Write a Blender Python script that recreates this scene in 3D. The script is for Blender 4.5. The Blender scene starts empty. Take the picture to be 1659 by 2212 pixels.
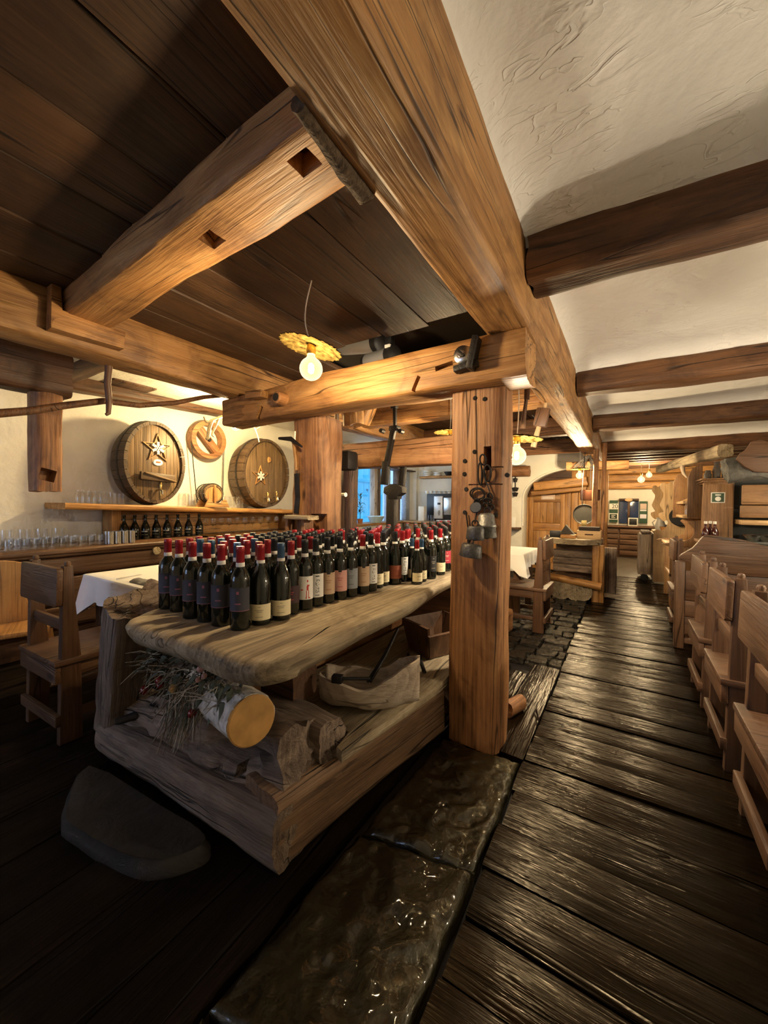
import bpy, bmesh, math, random
from mathutils import Vector, Matrix, noise as mnoise
random.seed(7)
R = math.radians
PI = math.pi
V = Vector
S = bpy.context.scene
COL = S.collection

# ------------------------------------------------------------------ camera
FPX, YAW, PITCH, ROLL, EYE = 826.0, R(32.36), R(-1.126), R(0.49), 1.30
_F = V((-math.sin(YAW), math.cos(YAW), 0)); _Rt = V((math.cos(YAW), math.sin(YAW), 0)); _U = V((0, 0, 1))
F2 = _F * math.cos(PITCH) + _U * math.sin(PITCH); U2 = _U * math.cos(PITCH) - _F * math.sin(PITCH)
R2 = _Rt * math.cos(ROLL) + U2 * math.sin(ROLL); U3 = U2 * math.cos(ROLL) - _Rt * math.sin(ROLL)
CAM = V((0, 0, EYE))
cd = bpy.data.cameras.new('camera'); cam = bpy.data.objects.new('camera', cd); COL.objects.link(cam)
cd.sensor_fit = 'HORIZONTAL'; cd.sensor_width = 36.0; cd.lens = FPX / 1659 * 36.0; cd.clip_start = 0.02
cam.matrix_world = Matrix(((R2.x, U3.x, -F2.x, 0), (R2.y, U3.y, -F2.y, 0), (R2.z, U3.z, -F2.z, EYE), (0, 0, 0, 1)))
S.camera = cam

def at(px, py, X=None, Y=None, Z=None):
    """direction of a photo pixel, met with the wall / floor / shelf plane the thing stands on"""
    r = (px - 829.5) / FPX * R2 + F2 - (py - 1106) / FPX * U3
    if X is not None: t = X / r.x
    elif Y is not None: t = Y / r.y
    else: t = (Z - EYE) / r.z
    return CAM + r * t

# ------------------------------------------------------------------ world, daylight, exposure
W = bpy.data.worlds.new('sky'); S.world = W; W.use_nodes = True
bg = W.node_tree.nodes['Background']; bg.inputs[0].default_value = (0.42, 0.66, 1.0, 1); bg.inputs[1].default_value = 3.0
S.view_settings.view_transform = 'Standard'; S.view_settings.look = 'None'
S.view_settings.exposure = 0.32; S.view_settings.gamma = 1.0; S.view_settings.use_curve_mapping = False
S.cycles.use_denoising = True
S.cycles.max_bounces = 5; S.cycles.transparent_max_bounces = 16; S.cycles.diffuse_bounces = 4; S.cycles.glossy_bounces = 3
S.cycles.use_adaptive_sampling = True; S.cycles.adaptive_threshold = 0.09; S.cycles.adaptive_min_samples = 12
S.cycles.sample_clamp_indirect = 6.0; S.cycles.blur_glossy = 0.5

def area(name, loc, rot, sx, sy, power, col):
    l = bpy.data.lights.new(name, 'AREA'); l.shape = 'RECTANGLE'; l.size = sx; l.size_y = sy; l.energy = power; l.color = col
    o = bpy.data.objects.new(name, l); COL.objects.link(o); o.location = loc; o.rotation_euler = rot
    return o
DAY = 230.0
area('daylight_rear_window', (-3.0, -2.42, 1.45), (R(90), 0, R(180)), 1.1, 0.9, DAY, (0.36, 0.52, 1.0))
area('daylight_side_window', (-4.9, 7.4, 1.6), (0, R(-90), 0), 0.9, 1.8, 14.0, (0.6, 0.8, 1.0))
WARM = (1.0, 0.77, 0.46)
LAMP = 64.0          # watts of the near pendant

# ------------------------------------------------------------------ materials
_mats = {}
def newmat(name):
    m = bpy.data.materials.new(name); m.use_nodes = True
    nt = m.node_tree; b = nt.nodes['Principled BSDF']
    return m, nt, b
def N(nt, t, **k):
    n = nt.nodes.new(t)
    for a, v in k.items(): setattr(n, a, v)
    return n
def L(nt, a, b): nt.links.new(a, b)
def ramp(nt, stops):
    r = N(nt, 'ShaderNodeValToRGB'); cr = r.color_ramp
    while len(cr.elements) < len(stops): cr.elements.new(0.5)
    for e, (p, c) in zip(cr.elements, stops):
        e.position = p; e.color = (*c, 1) if len(c) == 3 else c
    return r
TONES = {  # dark, mid, light, roughness, bump, gloss
    'beam':   ((.090, .036, .010), (.36, .175, .056), (.54, .31, .12), .58, .5),
    'post':   ((.085, .033, .012), (.34, .155, .060), (.49, .26, .11), .56, .5),
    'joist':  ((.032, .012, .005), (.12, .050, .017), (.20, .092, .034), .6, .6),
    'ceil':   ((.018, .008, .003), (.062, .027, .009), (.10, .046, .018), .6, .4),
    'slab':   ((.10, .072, .042), (.34, .265, .165), (.46, .38, .25), .75, .6),
    'grey':   ((.045, .032, .026), (.19, .135, .10), (.31, .24, .185), .8, 1.0),
    'pine':   ((.042, .018, .008), (.108, .052, .025), (.152, .082, .042), .48, .3),
    'tan':    ((.10, .045, .015), (.25, .130, .052), (.33, .195, .088), .5, .25),
    'sill':   ((.045, .024, .013), (.19, .108, .058), (.29, .185, .11), .7, .9),
    'honey':  ((.15, .058, .015), (.42, .205, .060), (.54, .30, .10), .5, .25),
    'blond':  ((.30, .17, .07), (.56, .37, .18), (.66, .47, .26), .55, .2),
    'barrel': ((.050, .028, .012), (.155, .092, .040), (.225, .145, .07), .5, .35),
    'stave':  ((.020, .011, .006), (.080, .046, .022), (.125, .078, .04), .5, .35),
    'brown':  ((.022, .010, .005), (.095, .042, .018), (.15, .075, .035), .55, .4),
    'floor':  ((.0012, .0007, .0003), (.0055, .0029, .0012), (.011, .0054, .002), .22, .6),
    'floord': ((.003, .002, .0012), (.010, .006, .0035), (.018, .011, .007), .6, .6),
    'pale':   ((.22, .16, .11), (.46, .37, .28), (.60, .52, .42), .65, .35),
}
def wood(tone, ax='x'):
    key = ('w', tone, ax)
    if key in _mats: return _mats[key]
    dk, md, lt, rg, bp = TONES[tone]
    m, nt, b = newmat(f'wood_{tone}_{ax}')
    tc = N(nt, 'ShaderNodeTexCoord'); oi = N(nt, 'ShaderNodeObjectInfo')
    off = N(nt, 'ShaderNodeVectorMath', operation='SCALE'); off.inputs[0].default_value = (37.0, 23.0, 51.0)
    L(nt, oi.outputs['Random'], off.inputs['Scale'])
    add = N(nt, 'ShaderNodeVectorMath', operation='ADD'); L(nt, tc.outputs['Object'], add.inputs[0]); L(nt, off.outputs[0], add.inputs[1])
    def mp(along, across):
        mm = N(nt, 'ShaderNodeMapping'); s = [across] * 3; s['xyz'.index(ax)] = along
        mm.inputs['Scale'].default_value = s; L(nt, add.outputs[0], mm.inputs[0]); return mm.outputs[0]
    def nz(vec, sc, det, dist, ro=.55):
        n = N(nt, 'ShaderNodeTexNoise'); n.inputs['Scale'].default_value = sc; n.inputs['Detail'].default_value = det
        n.inputs['Distortion'].default_value = dist; n.inputs['Roughness'].default_value = ro; L(nt, vec, n.inputs['Vector']); return n.outputs['Fac']
    big = nz(mp(.9, 4.0), 1.0, 1, .6)
    grain = nz(mp(1.3, 16.0), 1.0, 4, 1.2, .6)
    fine = nz(mp(5.0, 130.0), 1.0, 2, .3, .6)
    wv = N(nt, 'ShaderNodeTexWave', wave_type='BANDS', bands_direction={'x': 'Y', 'y': 'X', 'z': 'X'}[ax], wave_profile='SAW')
    wv.inputs['Scale'].default_value = 5.5; wv.inputs['Distortion'].default_value = 7.0; wv.inputs['Detail'].default_value = 1.0; wv.inputs['Detail Scale'].default_value = .55
    L(nt, mp(.45, 2.2), wv.inputs['Vector'])
    vor = N(nt, 'ShaderNodeTexVoronoi'); vor.inputs['Scale'].default_value = 1.0; L(nt, mp(1.6, 4.2), vor.inputs['Vector'])
    knot = ramp(nt, [(.035, (1, 1, 1)), (.10, (0, 0, 0))]); L(nt, vor.outputs['Distance'], knot.inputs[0])
    crk = nz(mp(.55, 13.0), 1.0, 1, .5)
    crack = ramp(nt, [(.482, (0, 0, 0)), (.496, (1, 1, 1)), (.504, (1, 1, 1)), (.518, (0, 0, 0))]); L(nt, crk, crack.inputs[0])
    crm = N(nt, 'ShaderNodeMath', operation='MULTIPLY'); L(nt, crack.outputs[0], crm.inputs[0])
    gate = ramp(nt, [(.49, (0, 0, 0)), (.58, (.85, .85, .85))]); L(nt, big, gate.inputs[0]); L(nt, gate.outputs[0], crm.inputs[1])
    # tone factor
    def mix(a, b_, f):
        mx = N(nt, 'ShaderNodeMix', data_type='FLOAT'); mx.inputs[0].default_value = f
        L(nt, a, mx.inputs[2]); L(nt, b_, mx.inputs[3]); return mx.outputs[0]
    f1 = mix(grain, wv.outputs['Fac'], .16); f2 = mix(f1, fine, .28); f3 = mix(f2, big, .3)
    cr = ramp(nt, [(.33, dk), (.50, md), (.66, lt)]); L(nt, f3, cr.inputs[0])
    tint = N(nt, 'ShaderNodeMath', operation='MULTIPLY_ADD'); L(nt, oi.outputs['Random'], tint.inputs[0]); tint.inputs[1].default_value = .30; tint.inputs[2].default_value = .85
    blot = nz(mp(2.2, 3.2), 1.0, 4, .8, .72)
    br = ramp(nt, [(.36, (.60, .55, .52)), (.52, (1, 1, 1)), (.70, (1.12, 1.08, 1.02))]); L(nt, blot, br.inputs[0])
    bt = N(nt, 'ShaderNodeMix', data_type='RGBA', blend_type='MULTIPLY'); bt.inputs[0].default_value = 1.0 if tone in ('beam', 'post', 'slab', 'grey', 'joist', 'ceil', 'floor', 'brown') else .45
    L(nt, cr.outputs[0], bt.inputs[6]); L(nt, br.outputs[0], bt.inputs[7])
    tn = N(nt, 'ShaderNodeMix', data_type='RGBA', blend_type='MULTIPLY'); tn.inputs[0].default_value = 1.0
    L(nt, bt.outputs[2], tn.inputs[6]); L(nt, tint.outputs[0], tn.inputs[7])
    k1 = N(nt, 'ShaderNodeMix', data_type='RGBA'); L(nt, knot.outputs[0], k1.inputs[0]); L(nt, tn.outputs[2], k1.inputs[6]); k1.inputs[7].default_value = (*[c * .55 for c in dk], 1)
    k2 = N(nt, 'ShaderNodeMix', data_type='RGBA'); L(nt, crm.outputs[0], k2.inputs[0]); L(nt, k1.outputs[2], k2.inputs[6]); k2.inputs[7].default_value = (*[c * .3 for c in dk], 1)
    L(nt, k2.outputs[2], b.inputs['Base Color'])
    rr = N(nt, 'ShaderNodeMapRange'); L(nt, fine, rr.inputs[0]); rr.inputs[3].default_value = rg - .12; rr.inputs[4].default_value = rg + .14
    L(nt, rr.outputs[0], b.inputs['Roughness'])
    if tone == 'floor': b.inputs['Specular IOR Level'].default_value = .19; b.inputs['Specular Tint'].default_value = (1, .80, .50, 1)
    if tone == 'floord': b.inputs['Specular IOR Level'].default_value = .08
    h1 = N(nt, 'ShaderNodeMath', operation='SUBTRACT'); L(nt, f2, h1.inputs[0]); L(nt, crm.outputs[0], h1.inputs[1])
    bm = N(nt, 'ShaderNodeBump'); bm.inputs['Strength'].default_value = bp; bm.inputs['Distance'].default_value = .016
    L(nt, h1.outputs[0], bm.inputs['Height']); L(nt, bm.outputs[0], b.inputs['Normal'])
    _mats[key] = m; return m

def plain(name, col, rough=.5, metal=0.0, bump=0.0, bscale=60.0, var=0.0, coat=0.0, spec=.5):
    if name in _mats: return _mats[name]
    m, nt, b = newmat(name)
    b.inputs['Base Color'].default_value = (*col, 1); b.inputs['Roughness'].default_value = rough; b.inputs['Metallic'].default_value = metal
    b.inputs['Coat Weight'].default_value = coat; b.inputs['Specular IOR Level'].default_value = spec
    if bump or var:
        tc = N(nt, 'ShaderNodeTexCoord'); n = N(nt, 'ShaderNodeTexNoise'); n.inputs['Scale'].default_value = bscale; n.inputs['Detail'].default_value = 5
        L(nt, tc.outputs['Object'], n.inputs['Vector'])
        if bump:
            bm = N(nt, 'ShaderNodeBump'); bm.inputs['Strength'].default_value = bump; bm.inputs['Distance'].default_value = .01
            L(nt, n.outputs['Fac'], bm.inputs['Height']); L(nt, bm.outputs[0], b.inputs['Normal'])
        if var:
            r = ramp(nt, [(.3, [c * (1 - var) for c in col]), (.7, [min(1, c * (1 + var)) for c in col])]); L(nt, n.outputs['Fac'], r.inputs[0]); L(nt, r.outputs[0], b.inputs['Base Color'])
    _mats[name] = m; return m

def plaster(name, col, bump=.5, streak=True):
    if name in _mats: return _mats[name]
    m, nt, b = newmat(name); b.inputs['Roughness'].default_value = .88
    tc = N(nt, 'ShaderNodeTexCoord')
    n1 = N(nt, 'ShaderNodeTexNoise'); n1.inputs['Scale'].default_value = 2.2; n1.inputs['Detail'].default_value = 4; n1.inputs['Distortion'].default_value = 1.2
    n2 = N(nt, 'ShaderNodeTexNoise'); n2.inputs['Scale'].default_value = 26; n2.inputs['Detail'].default_value = 6
    L(nt, tc.outputs['Object'], n1.inputs['Vector']); L(nt, tc.outputs['Object'], n2.inputs['Vector'])
    mp = N(nt, 'ShaderNodeMapping'); mp.inputs['Rotation'].default_value = (0, 0, .5); mp.inputs['Scale'].default_value = (4.5, 13, 6); L(nt, tc.outputs['Object'], mp.inputs[0])
    n3 = N(nt, 'ShaderNodeTexNoise'); n3.inputs['Scale'].default_value = 1.0; n3.inputs['Detail'].default_value = 2; n3.inputs['Distortion'].default_value = 1.6; L(nt, mp.outputs[0], n3.inputs['Vector'])
    r3 = ramp(nt, [(.50, (0, 0, 0)), (.515, (1, 1, 1)), (.60, (0, 0, 0))]); L(nt, n3.outputs['Fac'], r3.inputs[0])
    g3 = ramp(nt, [(.50, (0, 0, 0)), (.60, (1, 1, 1))]); L(nt, n1.outputs['Fac'], g3.inputs[0])
    m3 = N(nt, 'ShaderNodeMath', operation='MULTIPLY'); L(nt, r3.outputs[0], m3.inputs[0]); L(nt, g3.outputs[0], m3.inputs[1])
    a = N(nt, 'ShaderNodeMath', operation='MULTIPLY_ADD'); L(nt, n2.outputs['Fac'], a.inputs[0]); a.inputs[1].default_value = .22; L(nt, n1.outputs['Fac'], a.inputs[2])
    c = N(nt, 'ShaderNodeMath', operation='MULTIPLY_ADD'); L(nt, m3.outputs[0], c.inputs[0]); c.inputs[1].default_value = .16 if streak else .0; L(nt, a.outputs[0], c.inputs[2])
    bm = N(nt, 'ShaderNodeBump'); bm.inputs['Strength'].default_value = bump; bm.inputs['Distance'].default_value = .03; L(nt, c.outputs[0], bm.inputs['Height']); L(nt, bm.outputs[0], b.inputs['Normal'])
    r = ramp(nt, [(.3, [x * .88 for x in col]), (.7, col)]); L(nt, n1.outputs['Fac'], r.inputs[0]); L(nt, r.outputs[0], b.inputs['Base Color'])
    _mats[name] = m; return m

def stonemat(name, dark, light, rough, bump, sc=9.0, coat=0.0):
    if name in _mats: return _mats[name]
    m, nt, b = newmat(name)
    tc = N(nt, 'ShaderNodeTexCoord'); oi = N(nt, 'ShaderNodeObjectInfo')
    ad = N(nt, 'ShaderNodeVectorMath', operation='ADD'); L(nt, tc.outputs['Object'], ad.inputs[0]); L(nt, oi.outputs['Random'], ad.inputs[1])
    n = N(nt, 'ShaderNodeTexNoise'); n.inputs['Scale'].default_value = sc; n.inputs['Detail'].default_value = 8; n.inputs['Distortion'].default_value = 1.5; n.inputs['Roughness'].default_value = .62
    L(nt, ad.outputs[0], n.inputs['Vector'])
    v = N(nt, 'ShaderNodeTexVoronoi', feature='SMOOTH_F1'); v.inputs['Scale'].default_value = sc * 1.6; L(nt, ad.outputs[0], v.inputs['Vector'])
    ml = N(nt, 'ShaderNodeMath', operation='MULTIPLY_ADD'); L(nt, v.outputs['Distance'], ml.inputs[0]); ml.inputs[1].default_value = .45; L(nt, n.outputs['Fac'], ml.inputs[2])
    r = ramp(nt, [(.3, dark), (.75, light)]); L(nt, n.outputs['Fac'], r.inputs[0]); L(nt, r.outputs[0], b.inputs['Base Color'])
    b.inputs['Roughness'].default_value = rough; b.inputs['Coat Weight'].default_value = coat; b.inputs['Coat Roughness'].default_value = .07; b.inputs['Coat Tint'].default_value = (1, .9, .6, 1)
    bm = N(nt, 'ShaderNodeBump'); bm.inputs['Strength'].default_value = bump; bm.inputs['Distance'].default_value = .03; L(nt, ml.outputs[0], bm.inputs['Height']); L(nt, bm.outputs[0], b.inputs['Normal'])
    _mats[name] = m; return m

def glassmat(name, tint=(.985, .99, .99), rough=.03):
    if name in _mats: return _mats[name]
    m, nt, b = newmat(name); nt.nodes.remove(b)
    t = N(nt, 'ShaderNodeBsdfTransparent'); t.inputs[0].default_value = (*tint, 1)
    g = N(nt, 'ShaderNodeBsdfGlossy'); g.inputs['Roughness'].default_value = rough; g.inputs[0].default_value = (.95, .97, 1, 1)
    lw = N(nt, 'ShaderNodeLayerWeight'); lw.inputs[0].default_value = .38
    r = ramp(nt, [(0, (.04, .04, .04)), (.5, (.14, .14, .14)), (1, (.85, .85, .85))]); L(nt, lw.outputs['Facing'], r.inputs[0])
    mx = N(nt, 'ShaderNodeMixShader'); L(nt, r.outputs[0], mx.inputs[0]); L(nt, t.outputs[0], mx.inputs[1]); L(nt, g.outputs[0], mx.inputs[2])
    L(nt, mx.outputs[0], nt.nodes['Material Output'].inputs[0]); _mats[name] = m; return m

def glowmat(name, col, strength):
    if name in _mats: return _mats[name]
    m, nt, b = newmat(name)
    b.inputs['Base Color'].default_value = (*col, 1); b.inputs['Emission Color'].default_value = (*col, 1); b.inputs['Emission Strength'].default_value = strength
    _mats[name] = m; return m
def bulbglass():
    if 'bulbglass' in _mats: return _mats['bulbglass']
    m, nt, b = newmat('bulb_glass'); nt.nodes.remove(b)
    t = N(nt, 'ShaderNodeBsdfTransparent'); t.inputs[0].default_value = (1, .97, .9, 1)
    e = N(nt, 'ShaderNodeEmission'); e.inputs[0].default_value = (1, .80, .38, 1); e.inputs[1].default_value = 2.6
    lw = N(nt, 'ShaderNodeLayerWeight'); lw.inputs[0].default_value = .3
    r = ramp(nt, [(0, (.20, .20, .20)), (1, (.62, .62, .62))]); L(nt, lw.outputs['Facing'], r.inputs[0])
    mx = N(nt, 'ShaderNodeMixShader'); L(nt, r.outputs[0], mx.inputs[0]); L(nt, t.outputs[0], mx.inputs[1]); L(nt, e.outputs[0], mx.inputs[2])
    L(nt, mx.outputs[0], nt.nodes['Material Output'].inputs[0]); _mats['bulbglass'] = m; return m

IRON = plain('iron', (.030, .026, .024), .55, .6, .35, 70)
STEEL = plain('steel', (.55, .54, .52), .28, 1.0)
BRASS = plain('brass', (.62, .42, .14), .25, 1.0)
BLACK = plain('black_plastic', (.012, .012, .013), .4)
WHITE = plain('white_paint', (.80, .78, .72), .6)
CLOTH = plain('white_cloth', (.88, .87, .84), .9, 0, .15, 220)
GREYCLOTH = plain('grey_cloth', (.24, .23, .22), .95, 0, .3, 260)
GLASS = glassmat('clear_glass')
PL_R = plaster('plaster_white', (.86, .85, .835), .6)
PL_W = plaster('plaster_wall', (.80, .765, .67), .6, False)
DARKWOOD_SHADE = plain('dark_peg_hollow_shade', (.008, .005, .004), .9)  # near-black for dark pegs and for painted shade in hollows

# ------------------------------------------------------------------ object helpers
WM = {}
def link(name, data, M, parent=None):
    o = bpy.data.objects.new(name, data); COL.objects.link(o)
    WM[o.name] = M
    if parent is not None:
        o.parent = parent; o.matrix_basis = WM[parent.name].inverted() @ M
    else: o.matrix_basis = M
    return o
def tag(o, label=None, cat=None, group=None, kind=None):
    if label: o['label'] = label
    if cat: o['category'] = cat
    if group: o['group'] = group
    if kind: o['kind'] = kind
    return o
def thing(name, label, cat, loc=(0, 0, 0), group=None):
    return tag(link(name, None, Matrix.Translation(V(loc))), label, cat, group)
def finish(me, mat, smooth=35):
    mats = mat if isinstance(mat, (list, tuple)) else [mat]
    for m in mats: me.materials.append(m)
    me.polygons.foreach_set('use_smooth', [True] * len(me.polygons)); me.update()
    if smooth is not None and smooth < 179: me.set_sharp_from_angle(angle=R(smooth))
    return me
def mesh(name, verts, faces, mat, parent=None, M=None, smooth=35):
    me = bpy.data.meshes.new(name); me.from_pydata([tuple(v) for v in verts], [], faces); me.validate()
    finish(me, mat, smooth)
    return link(name, me, M or Matrix.Identity(4), parent)
def bmobj(name, bm, mat, parent=None, M=None, smooth=35):
    me = bpy.data.meshes.new(name); bmesh.ops.recalc_face_normals(bm, faces=bm.faces); bm.to_mesh(me); bm.free()
    finish(me, mat, smooth)
    return link(name, me, M or Matrix.Identity(4), parent)
def kids(o): return [c for c in COL.objects if c.parent == o]
def dup(o, M, parent=None, label=None, group=None):
    """copy a thing with its parts and sub-parts"""
    c = o.copy(); COL.objects.link(c); WM[c.name] = M
    if parent is not None: c.parent = parent
    c.matrix_basis = M if parent is None else o.matrix_basis
    if label: c['label'] = label
    if group: c['group'] = group
    for ch in o.children:
        k = ch.copy(); COL.objects.link(k); k.parent = c; k.matrix_basis = ch.matrix_basis
        for g in ch.children:
            s = g.copy(); COL.objects.link(s); s.parent = k; s.matrix_basis = g.matrix_basis
    return c
def T(x, y, z): return Matrix.Translation((x, y, z))
def RZ(a): return Matrix.Rotation(a, 4, 'Z')
def RX(a): return Matrix.Rotation(a, 4, 'X')
def RY(a): return Matrix.Rotation(a, 4, 'Y')
def axis_of(s): return 'xyz'[max(range(3), key=lambda i: s[i])]
def wm(mat, s): return wood(mat, axis_of(s)) if isinstance(mat, str) else mat

def box(name, c, s, mat, parent=None, bev=.004, rot=None, jit=0.0):
    """bevelled box, centre c, size s; a wood tone name picks its grain along the longest side"""
    bm = bmesh.new(); bmesh.ops.create_cube(bm, size=1.0)
    for v in bm.verts:
        v.co = V((v.co.x * s[0] + random.uniform(-jit, jit), v.co.y * s[1] + random.uniform(-jit, jit), v.co.z * s[2] + random.uniform(-jit, jit)))
    b = min(bev, min(s) * .45)
    if b > 0: bmesh.ops.bevel(bm, geom=list(bm.edges), offset=b, segments=2, affect='EDGES', profile=.5)
    M = T(*c) @ (rot or Matrix.Identity(4))
    return bmobj(name, bm, wm(mat, s), parent, M)
def bx(name, x0, x1, y0, y1, z0, z1, mat, parent=None, bev=.004, jit=0.0):
    return box(name, ((x0 + x1) / 2, (y0 + y1) / 2, (z0 + z1) / 2), (abs(x1 - x0), abs(y1 - y0), abs(z1 - z0)), mat, parent, bev, None, jit)

def frame(p0, p1, up=(0, 0, 1)):
    p0, p1 = V(p0), V(p1); x = (p1 - p0).normalized(); u = V(up)
    if abs(x.dot(u)) > .97: u = V((0, 1, 0))
    y = u.cross(x).normalized(); z = x.cross(y)
    M = Matrix((x, y, z)).transposed().to_4x4(); M.translation = p0
    return M, (p1 - p0).length
def timber(name, p0, p1, w, h, mat, parent=None, rough=.006, corner=.022, seg=None, up=(0, 0, 1), seed=0, end=(1, 1), bow=0.0, gouge=0.0, freq=3.0, round_=0.0, smooth=50, nside=5):
    """hewn timber: long axis local x, rounded section, uneven faces. round_ 0 = square, 1 = log"""
    M, ln = frame(p0, p1, up); seg = seg or max(4, int(ln / .07)); sec = []
    rr = min(corner, w * .45, h * .45)
    for cx, cy, a0 in ((1, 1, 0), (-1, 1, 90), (-1, -1, 180), (1, -1, 270)):
        for k in range(3):
            a = R(a0 + k * 45); sec.append((cx * (w / 2 - rr) + rr * math.cos(a), cy * (h / 2 - rr) + rr * math.sin(a)))
    full = []
    for i in range(12):
        a, b = sec[i], sec[(i + 1) % 12]; full.append(a)
        if i % 3 == 2:
            for k in range(1, nside): full.append((a[0] + (b[0] - a[0]) * k / nside, a[1] + (b[1] - a[1]) * k / nside))
    n = len(full); vs = []; fs = []
    so = V((seed * 7.13, seed * 3.7, seed * 1.9))
    for i in range(seg + 1):
        t = i / seg; x = ln * t; sc = end[0] + (end[1] - end[0]) * t; bz = bow * 4 * t * (1 - t)
        ex = 0
        for (y, z) in full:
            ang = math.atan2(z / h, y / w); ey, ez = w / 2 * math.cos(ang), h / 2 * math.sin(ang)
            yy = (y * (1 - round_) + ey * round_) * sc; zz = (z * (1 - round_) + ez * round_) * sc
            q = V((x * freq * .6, yy * freq * 2.2, zz * freq * 2.2)) + so
            d = mnoise.noise(q) * rough + mnoise.noise(q * 2.7) * rough * .45 + mnoise.noise(q * 6.5) * rough * .22
            if gouge: d -= max(0, mnoise.noise(V((x * 2.1, yy * 9, zz * 9)) + so * 2) - .22) * gouge * 2.4
            l = math.hypot(yy, zz) or 1
            xo = mnoise.noise(V((yy * 14, zz * 14, i * 9.1)) + so) * rough * 1.1 if i in (0, seg) else 0
            vs.append((x + xo, yy + yy / l * d, zz + zz / l * d + bz))
    for i in range(seg):
        for k in range(n):
            a = i * n + k; b = i * n + (k + 1) % n; fs.append((a, b, b + n, a + n))
    for i, flip in ((0, True), (seg, False)):
        base = i * n; inner = []
        for k in range(n):
            v = V(vs[base + k]); c = V((v.x, 0, sum(vs[base + j][2] for j in range(n)) / n)); inner.append(len(vs)); vs.append(tuple(c + (v - c) * .55 + V(((-.003 if i else .003), 0, 0))))
        ci = len(vs); vs.append((vs[base][0] + (-.002 if i else .002), 0, sum(vs[base + j][2] for j in range(n)) / n))
        for k in range(n):
            k2 = (k + 1) % n; q = (base + k, inner[k], inner[k2], base + k2); t3 = (inner[k], ci, inner[k2])
            if flip: q = q[::-1]; t3 = t3[::-1]
            fs.append(q[::-1] if False else q); fs.append(t3)
    o = mesh(name, vs, fs, wood(mat, 'x') if isinstance(mat, str) else mat, parent, M, smooth)
    bm = bmesh.new(); bm.from_mesh(o.data); bmesh.ops.recalc_face_normals(bm, faces=bm.faces); bm.to_mesh(o.data); bm.free()
    return o

def cut(o, boxes):
    """real recesses: box cutters (centre, size, rotation) taken out of a mesh, baked at once"""
    tmp = []
    for c, s, rot in boxes:
        b = box('cutter', c, s, DARKWOOD_SHADE, None, 0, rot); tmp.append(b)
        m = o.modifiers.new('cut', 'BOOLEAN'); m.operation = 'DIFFERENCE'; m.object = b; m.solver = 'EXACT'
    bpy.context.view_layer.update()
    me = bpy.data.meshes.new_from_object(o.evaluated_get(bpy.context.evaluated_depsgraph_get()))
    old = o.data; o.modifiers.clear(); o.data = me
    me.materials.clear(); me.materials.append(old.materials[0])
    me.polygons.foreach_set('material_index', [0] * len(me.polygons))
    me.set_sharp_from_angle(angle=R(45))
    for b in tmp: bpy.data.objects.remove(b)
def lathe_data(profile, seg=24, close=False):
    vs = []; fs = []; rings = []
    for r, z in profile:
        if r < 1e-5: rings.append([len(vs)]); vs.append((0, 0, z))
        else:
            rings.append(list(range(len(vs), len(vs) + seg)))
            vs += [(r * math.cos(2 * PI * k / seg), r * math.sin(2 * PI * k / seg), z) for k in range(seg)]
    for a, b in zip(rings, rings[1:]):
        if len(a) == 1 and len(b) == 1: continue
        for k in range(seg):
            k2 = (k + 1) % seg
            if len(a) == 1: fs.append((a[0], b[k], b[k2]))
            elif len(b) == 1: fs.append((a[k], a[k2], b[0]))
            else: fs.append((a[k], a[k2], b[k2], b[k]))
    return vs, fs
def lathe(name, profile, mat, parent=None, M=None, seg=24, smooth=40):
    vs, fs = lathe_data(profile, seg)
    return mesh(name, vs, fs, mat, parent, M, smooth)

def tube_data(pts, rad, seg=8, closed=False):
    pts = [V(p) for p in pts]; n = len(pts); vs = []; fs = []
    rad = rad if isinstance(rad, (list, tuple)) else [rad] * n
    up = V((0, 0, 1)); prev = None
    for i, p in enumerate(pts):
        if closed: t = (pts[(i + 1) % n] - pts[i - 1]).normalized()
        else: t = (pts[min(i + 1, n - 1)] - pts[max(i - 1, 0)]).normalized()
        if prev is None:
            a = up if abs(t.dot(up)) < .9 else V((1, 0, 0)); u = (a - t * a.dot(t)).normalized()
        else: u = (prev - t * prev.dot(t)).normalized()
        prev = u; w = t.cross(u)
        vs += [tuple(p + (u * math.cos(2 * PI * k / seg) + w * math.sin(2 * PI * k / seg)) * rad[i]) for k in range(seg)]
    m = n if closed else n - 1
    for i in range(m):
        j = (i + 1) % n
        for k in range(seg): fs.append((i * seg + k, i * seg + (k + 1) % seg, j * seg + (k + 1) % seg, j * seg + k))
    if not closed: fs.append(tuple(range(seg))[::-1]); fs.append(tuple((n - 1) * seg + k for k in range(seg)))
    return vs, fs
def tube(name, pts, rad, mat, parent=None, seg=8, closed=False, M=None):
    c = V((0, 0, 0))
    if M is None:
        c = sum((V(p) for p in pts), V()) / len(pts); M = T(*c)
    vs, fs = tube_data([V(p) - c for p in pts], rad, seg, closed)
    return mesh(name, vs, fs, mat, parent, M, 50)

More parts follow.
